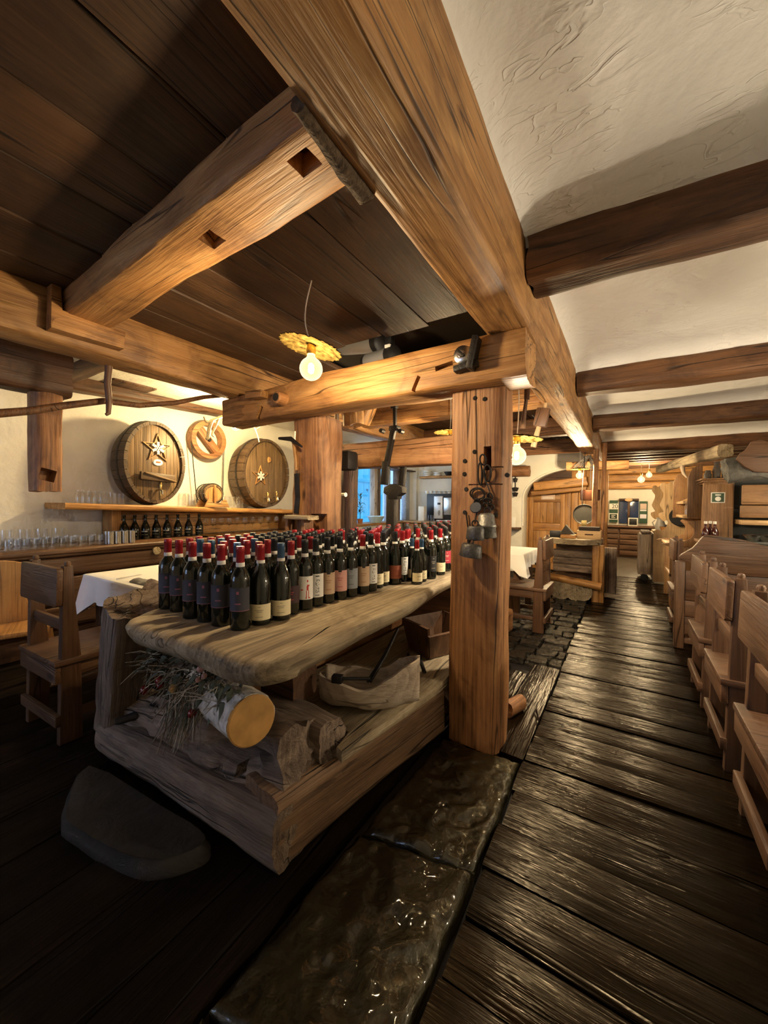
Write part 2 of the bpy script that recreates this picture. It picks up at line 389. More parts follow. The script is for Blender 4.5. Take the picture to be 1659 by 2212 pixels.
class MB:
    """collects shapes into one mesh (one part)"""
    def __init__(s): s.v = []; s.f = []
    def add(s, vs, fs, M=None):
        o = len(s.v); s.v += [tuple((M @ V(v)) if M else v) for v in vs]; s.f += [tuple(i + o for i in f) for f in fs]; return s
    def box(s, c, sz, M=None):
        x, y, z = sz[0] / 2, sz[1] / 2, sz[2] / 2
        vs = [V(c) + V((a * x, b * y, d * z)) for a in (-1, 1) for b in (-1, 1) for d in (-1, 1)]
        return s.add(vs, [(0, 1, 3, 2), (4, 6, 7, 5), (0, 4, 5, 1), (2, 3, 7, 6), (0, 2, 6, 4), (1, 5, 7, 3)], M)
    def tube(s, pts, rad, seg=6, closed=False, M=None): return s.add(*tube_data(pts, rad, seg, closed), M)
    def lathe(s, prof, seg=16, M=None): return s.add(*lathe_data(prof, seg), M)
    def build(s, name, mat, parent=None, M=None, smooth=35):
        me_o = mesh(name, s.v, s.f, mat, parent, M, smooth)
        return me_o

def prism(name, pts, d, mat, parent=None, M=None, bev=.003, smooth=35):
    """outline in local x,z extruded along local y by d (centred)"""
    bm = bmesh.new(); f = bm.faces.new([bm.verts.new((x, -d / 2, z)) for x, z in pts])
    r = bmesh.ops.extrude_face_region(bm, geom=[f])
    for e in r['geom']:
        if isinstance(e, bmesh.types.BMVert): e.co.y += d
    bmesh.ops.recalc_face_normals(bm, faces=bm.faces)
    if bev:
        ed = [e for e in bm.edges if len(e.link_faces) == 2 and e.calc_face_angle(0) > 1.2 and abs((e.verts[0].co - e.verts[1].co).y) < 1e-6]
        bmesh.ops.bevel(bm, geom=ed, offset=bev, segments=2, affect='EDGES', profile=.5)
    return bmobj(name, bm, mat, parent, M, smooth)
def ring_prism(name, outer, inner, d, mat, parent=None, M=None):
    """frame between two outlines with the same number of points"""
    n = len(outer); vs = [(x, y, z) for y in (-d / 2, d / 2) for ol in (outer, inner) for x, z in ol]; fs = []
    for k in range(n):
        k2 = (k + 1) % n
        fs += [(k, k2, n + k2, n + k), (2 * n + k2, 2 * n + k, 3 * n + k, 3 * n + k2), (k2, k, 2 * n + k, 2 * n + k2), (n + k, n + k2, 3 * n + k2, 3 * n + k)]
    return mesh(name, vs, fs, mat, parent, M)
def smoothline(pts, n=6, closed=True):
    """Catmull-Rom through 2-D points"""
    out = []; m = len(pts)
    for i in range(m if closed else m - 1):
        p = [pts[(i + k) % m] if closed else pts[min(max(i + k, 0), m - 1)] for k in (-1, 0, 1, 2)]
        for j in range(n):
            t = j / n
            out.append(tuple(.5 * ((2 * p[1][a]) + (-p[0][a] + p[2][a]) * t + (2 * p[0][a] - 5 * p[1][a] + 4 * p[2][a] - p[3][a]) * t * t + (-p[0][a] + 3 * p[1][a] - 3 * p[2][a] + p[3][a]) * t ** 3) for a in range(len(pts[0]))))
    if not closed: out.append(tuple(pts[-1]))
    return out
def rrect(w, h, r, n=4):
    return [(cx * (w / 2 - r) + r * math.cos(R(a0 + 90 * k / n)), cy * (h / 2 - r) + r * math.sin(R(a0 + 90 * k / n))) for cx, cy, a0 in ((1, 1, 0), (-1, 1, 90), (-1, -1, 180), (1, -1, 270)) for k in range(n + 1)]
# ================================================================== THE SETTING
XL, XR, YB, YF = -4.75, 2.4, -2.5, 12.2
ZC = 2.39                                   # underside of the board ceiling
floor = tag(bx('floor', XL - .1, XR + .1, YB - .1, YF + .1, -.16, -.055, plain('floor_bed', (.012, .008, .006), .8), None, 0), 'dark floor bed under planks and stones', None, None, 'structure')

def slab_piece(name, outline, z0, z1, mat, parent, bump=.004, freq=7.0, seed=0, edge=.008, res=.05, wear=0.0, rounding=True):
    """a plank or flag: polygon filled with a grid fan, top uneven, rim dropped"""
    n = len(outline); cx = sum(p[0] for p in outline) / n; cy = sum(p[1] for p in outline) / n
    rings = [(1.0, z0), (1.0, z1 - edge), (.985, z1 - edge * .25), (.93, z1), (.72, z1), (.48, z1), (.22, z1)]
    vs = []; fs = []
    for s_, z in rings:
        for (x, y) in outline:
            X_, Y_ = (x - cx) * s_, (y - cy) * s_
            if s_ == .985: X_, Y_ = (x - cx) - math.copysign(min(edge * .6, abs(x - cx) * .1), x - cx), (y - cy) - math.copysign(min(edge * .6, abs(y - cy) * .1), y - cy)
            d = (mnoise.noise(V((X_ * freq, Y_ * freq, seed * 3.1))) + .5 * mnoise.noise(V((X_ * freq * 2.3, Y_ * freq * 2.3, seed * 5.1)))) * bump if z > z0 + 1e-5 else 0
            vs.append((X_, Y_, z + d))
    for i in range(len(rings) - 1):
        for k in range(n):
            a = i * n + k; b = i * n + (k + 1) % n; fs.append((a, b, b + n, a + n))
    c = len(vs); vs.append((0, 0, z1)); o = (len(rings) - 1) * n
    for k in range(n): fs.append((o + k, o + (k + 1) % n, c))
    return mesh(name, vs, fs, mat, parent, T(cx, cy, 0), 60)

def plank(name, x0, x1, y0, y1, z0, z1, mat, parent, seed, hump=.006, nx=26, ny=6, along='x', amp=.004):
    """worn board with a humped, uneven top"""
    vs = []; fs = []; lx, ly = x1 - x0, y1 - y0
    for i in range(nx + 1):
        for j in range(ny + 1):
            u, v = i / nx, j / ny; x, y = (u - .5) * lx, (v - .5) * ly
            a = abs(2 * v - 1) if along == 'x' else abs(2 * u - 1)
            q = V((x * 2.3, y * 9, seed * 4.7)) if along == 'x' else V((x * 9, y * 2.3, seed * 4.7))
            qs = V((x * 1.5, y * 46, seed * 2.3)) if along == 'x' else V((x * 46, y * 1.5, seed * 2.3))
            z = z1 - hump * a ** 3 + mnoise.noise(q) * amp + mnoise.noise(q * 2.9) * amp * .5 + mnoise.noise(qs) * amp * .32
            vs.append((x, y, z))
    w = ny + 1
    for i in range(nx):
        for j in range(ny): a = i * w + j; fs.append((a, a + w, a + w + 1, a + 1))
    rim = [i * w for i in range(nx + 1)] + [nx * w + j for j in range(1, w)] + [i * w + ny for i in range(nx - 1, -1, -1)] + [j for j in range(ny - 1, 0, -1)]
    o = len(vs)
    for k in rim: vs.append((vs[k][0], vs[k][1], z0))
    m = len(rim)
    for k in range(m): fs.append((rim[k], o + k, o + (k + 1) % m, rim[(k + 1) % m]))
    return mesh(name, vs, fs, mat, parent, T((x0 + x1) / 2, (y0 + y1) / 2, 0), 50)

# --- aisle of worn cross planks
y = -.5; i = 0; rnd = random.Random(3)
while y < 8.35:
    w = rnd.uniform(.15, .25); dz = rnd.uniform(-.004, .004)
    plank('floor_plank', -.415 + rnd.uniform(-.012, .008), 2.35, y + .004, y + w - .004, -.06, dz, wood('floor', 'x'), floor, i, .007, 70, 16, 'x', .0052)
    y += w; i += 1
bx('floor_slab', -.74, 2.35, 8.36, YF, -.06, -.004, stonemat('far_floor', (.05, .04, .03), (.12, .10, .075), .4, .1), floor, .004)
# --- dark boards left of the stones
x = -4.7; i = 200
while x < -.9:
    w = min(rnd.uniform(.2, .27), -.88 - x)
    if w < .05: break
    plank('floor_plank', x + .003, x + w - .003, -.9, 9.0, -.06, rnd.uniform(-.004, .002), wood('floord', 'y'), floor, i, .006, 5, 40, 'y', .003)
    x += w; i += 1
# --- rough dark rock slabs in front of the post
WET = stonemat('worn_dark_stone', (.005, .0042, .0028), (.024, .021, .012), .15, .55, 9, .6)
def rough_slab(name, outline, z1, seed, mat, amp=.026, step=.012):
    """rock slab with a chiselled, dented top: a height grid clipped to a four-sided outline"""
    (ax, ay), (bx_, by), (cx, cy), (dx, dy) = outline; n1 = max(4, int(math.hypot(bx_ - ax, by - ay) / step)); n2 = max(4, int(math.hypot(dx - ax, dy - ay) / step))
    ox, oy = (ax + cx) / 2, (ay + cy) / 2; vs = []; fs = []
    for i in range(n1 + 1):
        for j in range(n2 + 1):
            u, v = i / n1, j / n2
            x = (ax * (1 - u) + bx_ * u) * (1 - v) + (dx * (1 - u) + cx * u) * v; y = (ay * (1 - u) + by * u) * (1 - v) + (dy * (1 - u) + cy * u) * v
            q = V((x * 7, y * 7, seed)); e = min(u, 1 - u, v, 1 - v)
            wob = mnoise.noise(V((x * 6, y * 6, seed + 9))) * .012 if e == 0 else 0
            r_ = 1 - abs(mnoise.noise(q * 1.3 + V((5, 2, 1)))) * 2
            z = z1 + amp * (mnoise.noise(q) * .8 + r_ * .45 + mnoise.noise(q * 2.6) * .4 + mnoise.noise(q * 5.5) * .26 - max(0, .12 - abs(mnoise.noise(q * 2.1 + V((1, 7, 3))))) * 2.2) - .02 * max(0, 1 - e / .05) ** 2
            vs.append((x - ox + wob, y - oy + wob, z))
    w = n2 + 1
    for i in range(n1):
        for j in range(n2): a = i * w + j; fs.append((a, a + w, a + w + 1, a + 1))
    rim = [i * w for i in range(n1 + 1)] + [n1 * w + j for j in range(1, w)] + [i * w + n2 for i in range(n1 - 1, -1, -1)] + [j for j in range(n2 - 1, 0, -1)]
    o = len(vs)
    for k in rim: vs.append((vs[k][0], vs[k][1], -.06))
    m = len(rim)
    for k in range(m): fs.append((rim[k], o + k, o + (k + 1) % m, rim[(k + 1) % m]))
    return mesh(name, vs, fs, mat, floor, T(ox, oy, 0), 70)
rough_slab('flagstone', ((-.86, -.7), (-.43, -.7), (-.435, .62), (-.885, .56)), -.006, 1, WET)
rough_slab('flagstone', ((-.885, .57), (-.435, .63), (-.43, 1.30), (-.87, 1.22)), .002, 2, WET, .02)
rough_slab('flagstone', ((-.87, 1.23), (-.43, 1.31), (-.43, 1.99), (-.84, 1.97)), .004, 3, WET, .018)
# --- smooth boards behind the post, then uneven cobbles
plank('floor_plank', -.62, -.425, 2.02, 3.3, -.06, .002, wood('floor', 'y'), floor, 301, .004, 5, 22, 'y', .002)
plank('floor_plank', -.87, -.63, 2.0, 3.1, -.06, -.004, wood('floor', 'y'), floor, 302, .004, 5, 22, 'y', .002)
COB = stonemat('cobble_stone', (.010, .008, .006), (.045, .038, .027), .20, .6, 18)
gx = 0
yy = 3.05
while yy < 8.3:
    hy = rnd.uniform(.13, .2); xx = -1.62
    while xx < -.44:
        hx = min(rnd.uniform(.13, .23), -.425 - xx)
        if hx < .05: break
        if yy > 3.3 or xx < -.9:
            pts = smoothline([(xx + hx * a + rnd.uniform(-.01, .01), yy + hy * b + rnd.uniform(-.01, .01)) for a, b in ((.04, .1), (.5, .02), (.95, .1), (.98, .5), (.94, .93), (.5, .98), (.05, .92), (.02, .5))], 1)
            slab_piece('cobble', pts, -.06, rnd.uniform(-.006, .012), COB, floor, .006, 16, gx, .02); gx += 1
        xx += hx
    yy += hy

# --- walls
def wallbox(name, boxes, mat, wob=.012):
    """plaster wall from box pieces, slightly uneven"""
    bm = bmesh.new()
    for (x0, x1, y0, y1, z0, z1) in boxes:
        r = bmesh.ops.create_cube(bm, size=1.0)
        for v in r['verts']: v.co = V(((x0 + x1) / 2 + v.co.x * (x1 - x0), (y0 + y1) / 2 + v.co.y * (y1 - y0), (z0 + z1) / 2 + v.co.z * (z1 - z0)))
    bmesh.ops.subdivide_edges(bm, edges=bm.edges, cuts=9, use_grid_fill=True)
    for v in bm.verts:
        d = mnoise.noise(v.co * 1.7) * wob; v.co += V((d, d, 0))
    return tag(bmobj(name, bm, mat, None, None, 50), None, None, None, 'structure')
WY0, WY1, WZ0, WZ1 = 6.35, 9.1, .88, 2.2        # side window opening
wallbox('wall_left', [(XL - .45, XL, YB, WY0, -.05, 2.75), (XL - .45, XL, WY1, YF, -.05, 2.75), (XL - .45, XL, WY0, WY1, -.05, WZ0), (XL - .45, XL, WY0, WY1, WZ1, 2.75)], PL_W)
wallbox('wall_rear', [(XL, -3.6, YB - .3, YB, -.05, 2.75), (-2.4, XR, YB - .3, YB, -.05, 2.75), (-3.6, -2.4, YB - .3, YB, -.05, .95), (-3.6, -2.4, YB - .3, YB, 1.95, 2.75)], PL_W)
wallbox('wall_right', [(XR, XR + .3, YB, YF, -.05, 2.75)], PL_W)
wallbox('wall_far', [(-.75, XR, YF, YF + .3, -.05, 2.75)], PL_W)
wallbox('wall_side', [(-1.05, -.75, 8.5, YF, -.05, 2.75)], PL_W)
wallbox('wall_back', [(XL, -2.3, 9.2, 9.5, -.05, 2.75), (-2.5, -2.3, 8.0, 9.5, -.05, 2.75)], PL_W)
# arch wall: outline with the arched opening cut out
ARC = [(-2.3, -.05), (-2.3, 2.40), (-.45, 2.40), (-.45, 2.02), (-.75, 2.01)] + [(-.75 - .97 * math.sin(R(a)), 1.44 + .57 * math.cos(R(a))) for a in range(10, 91, 8)] + [(-1.72, 1.3), (-1.72, -.05)]
tag(prism('wall_arch', ARC, .4, PL_W, None, T(0, 8.0, 0), .02), None, None, None, 'structure')
# soffit rim of the arch, set proud like the plaster band
band = [(-.75 - .97 * math.sin(R(a)), 1.44 + .57 * math.cos(R(a))) for a in range(0, 91, 6)] + [(-1.72, .9)]
tag(tube('trim_1', [(x, 7.81, z) for x, z in band], .022, PL_W, None, 8), None, None, None, 'structure')

# --- board ceiling on the left, plaster bays on the right
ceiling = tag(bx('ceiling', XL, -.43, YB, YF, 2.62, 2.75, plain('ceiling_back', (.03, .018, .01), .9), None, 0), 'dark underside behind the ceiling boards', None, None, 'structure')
x = -2.62; i = 0
while x < -.5:
    w = rnd.uniform(.22, .33); w = min(w, -.44 - x)
    segs = [(YB, 2.11 + rnd.uniform(-.02, .03)), (2.62, 9.0)] if -1.9 < x + w / 2 else [(YB, 9.0)]
    for a, b in segs:
        z = ZC + rnd.uniform(-.006, .008)
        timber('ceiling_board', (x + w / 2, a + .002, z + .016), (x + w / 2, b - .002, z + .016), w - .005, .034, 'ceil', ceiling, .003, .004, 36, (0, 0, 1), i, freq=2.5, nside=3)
    x += w; i += 1
# plaster between the wall and the left purlin
tag(bx('ceiling_plaster', XL, -2.6, YB, 9.2, 2.52, 2.6, PL_W, None, 0), 'plaster ceiling between the purlin and the barrel wall', None, None, 'structure')

def bay(name, x0, x1, y0, y1, zt, drop, rad=.16, n=26):
    vs = []; fs = []
    def coord(a, b, k):                         # finer towards the edges
        t = .5 - .5 * math.cos(PI * k / n); return a + (b - a) * t
    for i in range(n + 1):
        for j in range(n + 1):
            x_, y_ = coord(x0, x1, i), coord(y0, y1, j)
            e = min(x_ - x0, (y_ - y0), (y1 - y_)); d = 0
            if e < rad: d = drop * (1 - math.sqrt(max(0, 1 - (1 - e / rad) ** 2)))
            z = zt - d + mnoise.noise(V((x_ * 1.6, y_ * 1.6, 2))) * .014 + mnoise.noise(V((x_ * 5, y_ * 5, 7))) * .004
            vs.append((x_, y_, z))
    m = n + 1
    for i in range(n):
        for j in range(n): a = i * m + j; fs.append((a, a + 1, a + m + 1, a + m))
    o = len(vs); vs += [(x0, y0, zt + .1), (x0, y1, zt + .1), (x1, y1, zt + .1), (x1, y0, zt + .1)]; fs.append((o, o + 3, o + 2, o + 1))
    return tag(mesh(name, vs, fs, PL_R, None, None, 60), 'rough white plaster ceiling bay', None, None, 'structure')
JY = [(1.76, 2.0), (3.74, 3.98), (5.68, 5.92), (7.92, 8.2)]
edges = [YB] + [v for p in JY for v in (p[0] + .03, p[1] - .03)]
for a, b in zip(edges[0::2], edges[1::2]): pass
for k, (a, b) in enumerate([(YB, 1.79), (1.97, 3.77), (3.95, 5.71), (5.89, 7.95)]):
    bay('ceiling_bay', -.42, XR, a, b, 2.545, .10)
bay('ceiling_bay', -.76, XR, 8.15, YF, 2.40, .02)

tag(bx('ceiling_sky_block', -.45, XR, YB, YF, 2.73, 2.8, plain('deck_dark', (.1, .09, .08), .9), None, 0), 'unseen deck added above the plaster bays to block sky light', None, None, 'structure')  # added slab, unseen, keeps sky light out of gaps between the bays
tag(bx('ceiling_step', -.40, XR, 7.95, 8.16, 2.44, 2.72, PL_R, None, 0), 'plaster step above the last joist', None, None, 'structure')
# --- beams
def beam(name, label, p0, p1, w, h, mat, group=None, **k):
    return tag(timber(name, p0, p1, w, h, mat, None, **k), label, 'beam', group)
beam('main_beam', 'huge honey-brown squared beam running the room over the aisle edge', (-.4975, -1.4, 2.347), (-.4975, 8.95, 2.30), .205, .40, 'beam', rough=.012, corner=.02, seg=150, seed=2, freq=2.0)
JL = ['dark brown ceiling joist meeting the main beam above the post', 'dark brown ceiling joist second from the post', 'dark brown ceiling joist third from the post', 'dark brown ceiling joist at the end of the plaster bays']
for k, (a, b) in enumerate(JY):
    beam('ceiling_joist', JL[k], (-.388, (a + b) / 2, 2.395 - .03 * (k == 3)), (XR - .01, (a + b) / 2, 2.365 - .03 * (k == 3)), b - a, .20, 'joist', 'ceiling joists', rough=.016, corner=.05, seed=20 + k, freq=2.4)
for k in range(7):
    y = 8.55 + k * .5
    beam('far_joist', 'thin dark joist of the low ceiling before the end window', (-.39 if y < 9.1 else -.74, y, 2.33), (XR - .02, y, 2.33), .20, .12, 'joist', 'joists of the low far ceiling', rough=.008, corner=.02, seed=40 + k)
wp0, wp1 = at(1426, 1013, Y=8.7), at(1524, 985, Y=6.12)
tag(timber('wall_plate_beam', wp0, wp0 + (wp1 - wp0) * 1.26, .13, .13, 'slab', None, .012, .03, seed=51), 'pale debarked beam above the cupboards', 'beam')
beam('hewn_tie_beam', 'hewn tie beam with two square mortises and long cracks', (-.69, .833, 2.375), (-2.50, .90, 2.375), .215, .215, 'beam', rough=.013, corner=.018, seed=5, freq=3.0)
for k, t in enumerate((.16, .60)):
    pass
beam('left_purlin', 'long purlin beam carrying the ceiling boards beside the barrels', (-2.60, -1.5, 2.265), (-2.60, 6.2, 2.265), .20, .29, 'beam', rough=.012, corner=.03, seed=7, seg=100)
tb = COL.objects['hewn_tie_beam']; MORT = []
for px_, py_ in ((458, 512), (672, 342)):
    p = at(px_, py_, Z=2.27) + V((-.025 if px_ > 600 else 0, 0, 0))
    MORT.append(((p.x, p.y, 2.27), (.078, .064, .14), RZ(R(-3))))
cut(tb, MORT)
# corbel under the tie beam at the purlin
cb = thing('corbel', 'notched corbel block hung on the purlin under the tie beam', 'corbel', (-2.47, .92, 2.2))
prism('block', [(-.17, -.06), (.16, -.05), (.17, .05), (-.12, .05), (-.125, .16), (-.165, .17)], .07, wood('beam', 'x'), cb, T(-2.47, .90, 2.225) @ RZ(R(90)), .006)
timber('bark_strip_dummy', (0, 0, -9), (0, .1, -9), .01, .01, 'grey') if False else None
tag(timber('bark_strip', at(646, 228, Z=2.15), at(797, 424, Z=2.15), .045, .045, plain('bark', (.10, .066, .04), .95, 0, 1.0, 55, .5), None, .02, .02, 26, seed=9, freq=7, round_=.5), 'rough bark-covered slat wedged against the main beam', 'slat')
# wall beam behind the barrels
p0, p1 = at(20, 800, X=-4.62), at(520, 893, X=-4.62)
beam('wall_beam', 'smoky brown beam set in the wall over the barrels', p0, p1, .2, .17, 'brown', rough=.01, corner=.03, seed=12)
p0, p1 = at(520, 893, X=-4.62), at(640, 925, X=-4.62)
# stub blocks between wall beam and purlin
q = at(283, 810, X=-4.5)
tag(box('stub_beam', (q.x + .11, q.y - .05, q.z + .05), (.25, .42, .42), wood('brown', 'x'), None, .02), 'thick dark beam end between wall and purlin', 'beam')
q = at(195, 765, X=-3.6)
tag(timber('cross_brace', (-4.52, q.y + .15, q.z + .045), (-2.68, q.y + .15, q.z + .05), .16, .15, 'brown', None, .01, .03, seed=13), 'dark beam crossing from the purlin to the barrel wall', 'beam')
tag(timber('hanger_beam', (-3.35, -.9, 2.17), (-3.35, 1.09, 2.17), .22, .30, 'brown', None, .015, .04, seed=17), 'dark beam from which the stubby post hangs', 'beam')
# vaulted corner at far left

# --- window 1 in the left wall: reveal posts, panes, blue door beyond
win = tag(link('window_1', None, T(XL - .2, (WY0 + WY1) / 2, WZ0)), None, None, None, 'structure')
bx('window_sill', XL - .4, XL + .10, WY0, WY1, WZ0 - .04, WZ0 + .01, wood('honey', 'y'), win, .006)
bx('window_head', XL - .4, XL - .02, WY0, WY1, WZ1 - .03, WZ1 + .03, wood('brown', 'y'), win, .006)
GREYBLUE = plain('weathered_blue_wood', (.40, .45, .52), .8, 0, .3, 40, .2)
for (a, b, mt) in ((WY0 - .02, WY0 + .08, wood('grey', 'z')), (7.40, 7.52, wood('pale', 'z')), (7.53, 7.66, wood('grey', 'z')), (8.02, 8.10, GREYBLUE), (8.45, 8.60, wood('grey', 'z')), (8.9, WY1 + .02, GREYBLUE)):
    bx('window_post', XL - .34, XL - .2, a, b, WZ0, WZ1, mt, win, .006)
for a, b in ((WY0 + .08, 7.40), (7.66, 8.02), (8.10, 8.45), (8.6, 8.9)):
    bx('pane', XL - .30, XL - .29, a, b, WZ0 + .01, WZ1 - .03, GLASS, win, 0)
BLUE = plain('blue_painted_wood', (.045, .42, .62), .6, 0, .15, 30, .1)
tag(bx('wall_outside', XL - 1.9, XL - 1.75, 5.0, 14.0, -.05, 3.0, plain('outer_wall', (.62, .68, .78), .9), None, 0), None, None, None, 'structure')
bdoor = thing('blue_door', 'bright blue plank door outside beyond the window', 'door', (XL - 1.7, 9.4, 0))
for k in range(6):
    y0 = 8.55 + k * .26
    bx('plank', XL - 1.74, XL - 1.70, y0, y0 + .252, .1, 2.5, BLUE, bdoor, .006)
bx('ledge', XL - 1.70, XL - 1.67, 8.55, 10.1, 1.95, 2.07, BLUE, bdoor, .006)
for y0 in (9.25, 9.75):
    hp = [(math.sin(t) ** 3 * .045, (13 * math.cos(t) - 5 * math.cos(2 * t) - 2 * math.cos(3 * t) - math.cos(4 * t)) / 17 * .045) for t in [2 * PI * j / 20 for j in range(20)]]
    prism('heart_cutout', hp, .012, plain('dark_blue', (.01, .10, .2), .7), bdoor, T(XL - 1.695, y0, 1.72) @ RZ(R(90)), 0)
# --- rear window (behind the viewer, where the cool daylight comes from)
rw = tag(link('window_2', None, T(-3.0, YB - .1, .95)), None, None, None, 'structure')
for a, b, c, d in ((-3.62, -3.54, .93, 1.97), (-2.46, -2.38, .93, 1.97), (-3.03, -2.97, .95, 1.95), (-3.6, -2.4, .93, 1.0), (-3.6, -2.4, 1.9, 1.97)):
    bx('frame_bar', a, b, YB - .22, YB - .16, c, d, wood('brown', 'z' if d - c > .5 else 'x'), rw, .004)
# ================================================================== LAMPS
def point(name, loc, power, col=WARM, rad=.035):
    l = bpy.data.lights.new(name, 'POINT'); l.energy = power; l.color = col; l.shadow_soft_size = rad
    o = bpy.data.objects.new(name, l); COL.objects.link(o); o.location = loc; return o
SHADE = plain('pressed_tin_shade', (.032, .021, .006), .8, 0, .9, 30, .85, 0, 0)
CORD = plain('cord_white', (.62, .58, .5), .6)
FIL = glowmat('filament', (1, .86, .52), 90)
SOFT = (1.0, .86, .66)
def pendant(label, bulb, ceil_z, rad, power, tilt=(0, 0), cord_dx=0.0, brad=.056, group='serrated disc pendant lamps', lit=True, shade=True, col=WARM):
    b = V(bulb); t = thing('pendant_lamp', label, 'lamp', (b.x, b.y, b.z), group)
    lathe('bulb', [(0, -brad)] + [(brad * math.sin(R(a)), -brad * math.cos(R(a))) for a in range(15, 151, 15)] + [(.020, brad * 1.05), (.018, brad * 1.35)], bulbglass(), t, T(*b), 24)
    lathe('filament', [(0, -.026), (.012, -.018), (.015, 0), (.012, .022), (0, .03)], FIL, t, T(*b), 10)
    lathe('socket', [(0, brad * 1.25), (.021, brad * 1.25), (.024, brad * 1.6), (.018, brad * 2.2), (0, brad * 2.25)], BRASS, t, T(*b), 16)
    top = b + V((0, 0, brad * 2.0))
    if shade:
        n = 72; prof = []; vs = []; fs = []
        rings = [(.02, .012), (rad * .35, .012), (rad * .7, .006), (rad * .93, -.004), (rad, -.006), (rad, -.010), (rad * .93, -.008), (rad * .7, .001), (rad * .35, .007), (.02, .007)]
        for r_, z in rings:
            for k in range(n):
                rr = r_ * (1 + (.028 if k % 2 else -.028) * (r_ > rad * .98)); vs.append((rr * math.cos(2 * PI * k / n), rr * math.sin(2 * PI * k / n), z + (.002 * math.sin(k * 1.7) if r_ > rad * .5 else 0)))
        m = len(rings)
        for i in range(m):
            j = (i + 1) % m
            for k in range(n): fs.append((i * n + k, i * n + (k + 1) % n, j * n + (k + 1) % n, j * n + k))
        mesh('lamp_shade', vs, fs, SHADE, t, T(*top) @ RX(tilt[0]) @ RY(tilt[1]), 60)
    c0 = top + V((0, 0, .01)); pts = [c0 + V((cord_dx * math.sin(PI * k / 10) * (1 - .3 * k / 10), 0, (ceil_z - c0.z) * k / 10)) for k in range(11)]
    tube('cord', pts, .0035, CORD, t, 6)
    if lit: point('pendant_light', b, power, col)
    return t
b1 = at(672, 797, Y=1.40)
pendant('serrated disc pendant lamp hanging before the screw beam over the bottles', b1, ZC, .152, LAMP, (R(-6), R(12)), -.05)
b3 = at(1116, 985, Y=2.42)
pendant('serrated disc pendant lamp just behind the carved post', b3, 2.155, .15, LAMP * 1.35, (0, R(4)), .01, col=SOFT)
b6 = at(972, 930, Y=3.4)
pendant('serrated disc pendant lamp between the post and the clamp beam', b6 - V((0, 0, .12)), ZC, .15, LAMP * 1.3, (0, 0), .01)
b4 = at(1252, 1027, Y=6.35)
pendant('small bare-bulb lamp hanging over the log pedestal', b4, 2.13, .13, LAMP * 3.2, (0, 0), .005, .05)
b5 = at(1385, 1036, Y=10.3)
pendant('bright bulb lamp before the end window', b5, 2.395, .1, LAMP * 2.2, (0, 0), 0, .07, 'bulbs at the far end', True, False)
b7 = at(1402, 1026, Y=10.6)
pendant('second bright bulb lamp before the end window', b7, 2.275, .1, LAMP * .8, (0, 0), 0, .06, 'bulbs at the far end', True, False)
# ================================================================== THE OLD WINE PRESS
press = thing('wine_press', 'antique timber wine press with carved posts, screw beam and log base', 'wine press', (-1.4, 1.9, 0))
PX, PY = -.678, 2.085
post = timber('post', (PX - .005, PY, -.01), (PX + .0, PY, 1.925), .285, .21, 'post', press, .010, .028, 60, (0, 1, 0), 3, freq=2.6)
post['label'] = 'thick carved post with keyed joint and long slot'
# keyed joint lines, slot and wear on the post's front
JL_ = []
for (a, b, y) in ((1062, 1094, 1009), (1016, 1093, 1047)):
    p, q = at(a, y, Y=PY - .108), at(b, y, Y=PY - .108)
    JL_.append((((p.x + q.x) / 2, PY - .11, p.z), (q.x - p.x + .02, .05, .007), None))
p = at(1053, 990, Y=PY - .106); cut(post, JL_ + [((p.x, PY - .06, p.z), (.040, .18, .125), None)])
for (x, y) in ((1007, 1057), (1004, 1107), (1025, 976), (1004, 996), (1003, 1024), (1095, 1026), (1070, 1112), (1026, 860), (1047, 862)):
    p = at(x, y, Y=PY - .108); lathe('peg', [(0, .008), (.010, .008), (.012, .004), (.012, -.008), (0, -.008)], IRON if x < 1010 and y > 1050 else DARKWOOD_SHADE, post, T(p.x, PY - .104, p.z) @ RX(R(90)), 10)
lpost = timber('post', (-1.955, 2.16, 0), (-1.955, 2.16, 1.925), .30, .26, 'post', press, .018, .05, 50, (0, 1, 0), 4, freq=2.6)
cut(lpost, [((-1.85, 2.03, 1.13), (.12, .12, .20), None)])
xb = timber('screw_beam', (-2.72, 1.985, 2.015), (-.412, 1.985, 2.027), .24, .238, 'beam', press, .010, .022, 70, (0, 0, 1), 8, (.86, 1), freq=2.4, bow=.012)
xb['label'] = 'broad screw beam with bold swirling grain'
YX = 1.862
# hardware on the screw beam
p = at(1005, 772, Y=YX)
nut = lathe('iron_nut', [(0, .055), (.016, .055), (.018, .045), (.030, .045), (.044, .036), (.048, .02), (.048, -.01), (0, -.01)], STEEL, press, T(p.x, YX - .01, p.z) @ RX(R(90)), 24)
box('nut_key', (p.x, YX - .062, p.z), (.045, .008, .014), IRON, nut, .002, RY(R(45)))
q = at(1030, 768, Y=YX); box('iron_bracket', (q.x - .005, YX - .03, q.z), (.028, .075, .155), IRON, press, .004, RY(R(12)))
q = at(1010, 800, Y=YX); box('iron_plate', (q.x, YX - .022, q.z + .012), (.12, .05, .03), IRON, press, .004, RY(R(-8)))
q = at(958, 790, Y=YX); c1 = ((q.x, YX + .01, q.z), (.10, .10, .026), RY(R(-8)))
q = at(897, 824, Y=YX); c2 = ((q.x, YX + .01, q.z - .01), (.022, .09, .085), RY(R(28)))
q = at(610, 862, Y=YX); pg = lathe('wooden_peg', [(0, .06), (.034, .06), (.043, .052), (.046, .0), (.046, -.03), (0, -.03)], wood('post', 'z'), press, T(q.x, YX, q.z) @ RX(R(90)), 14)
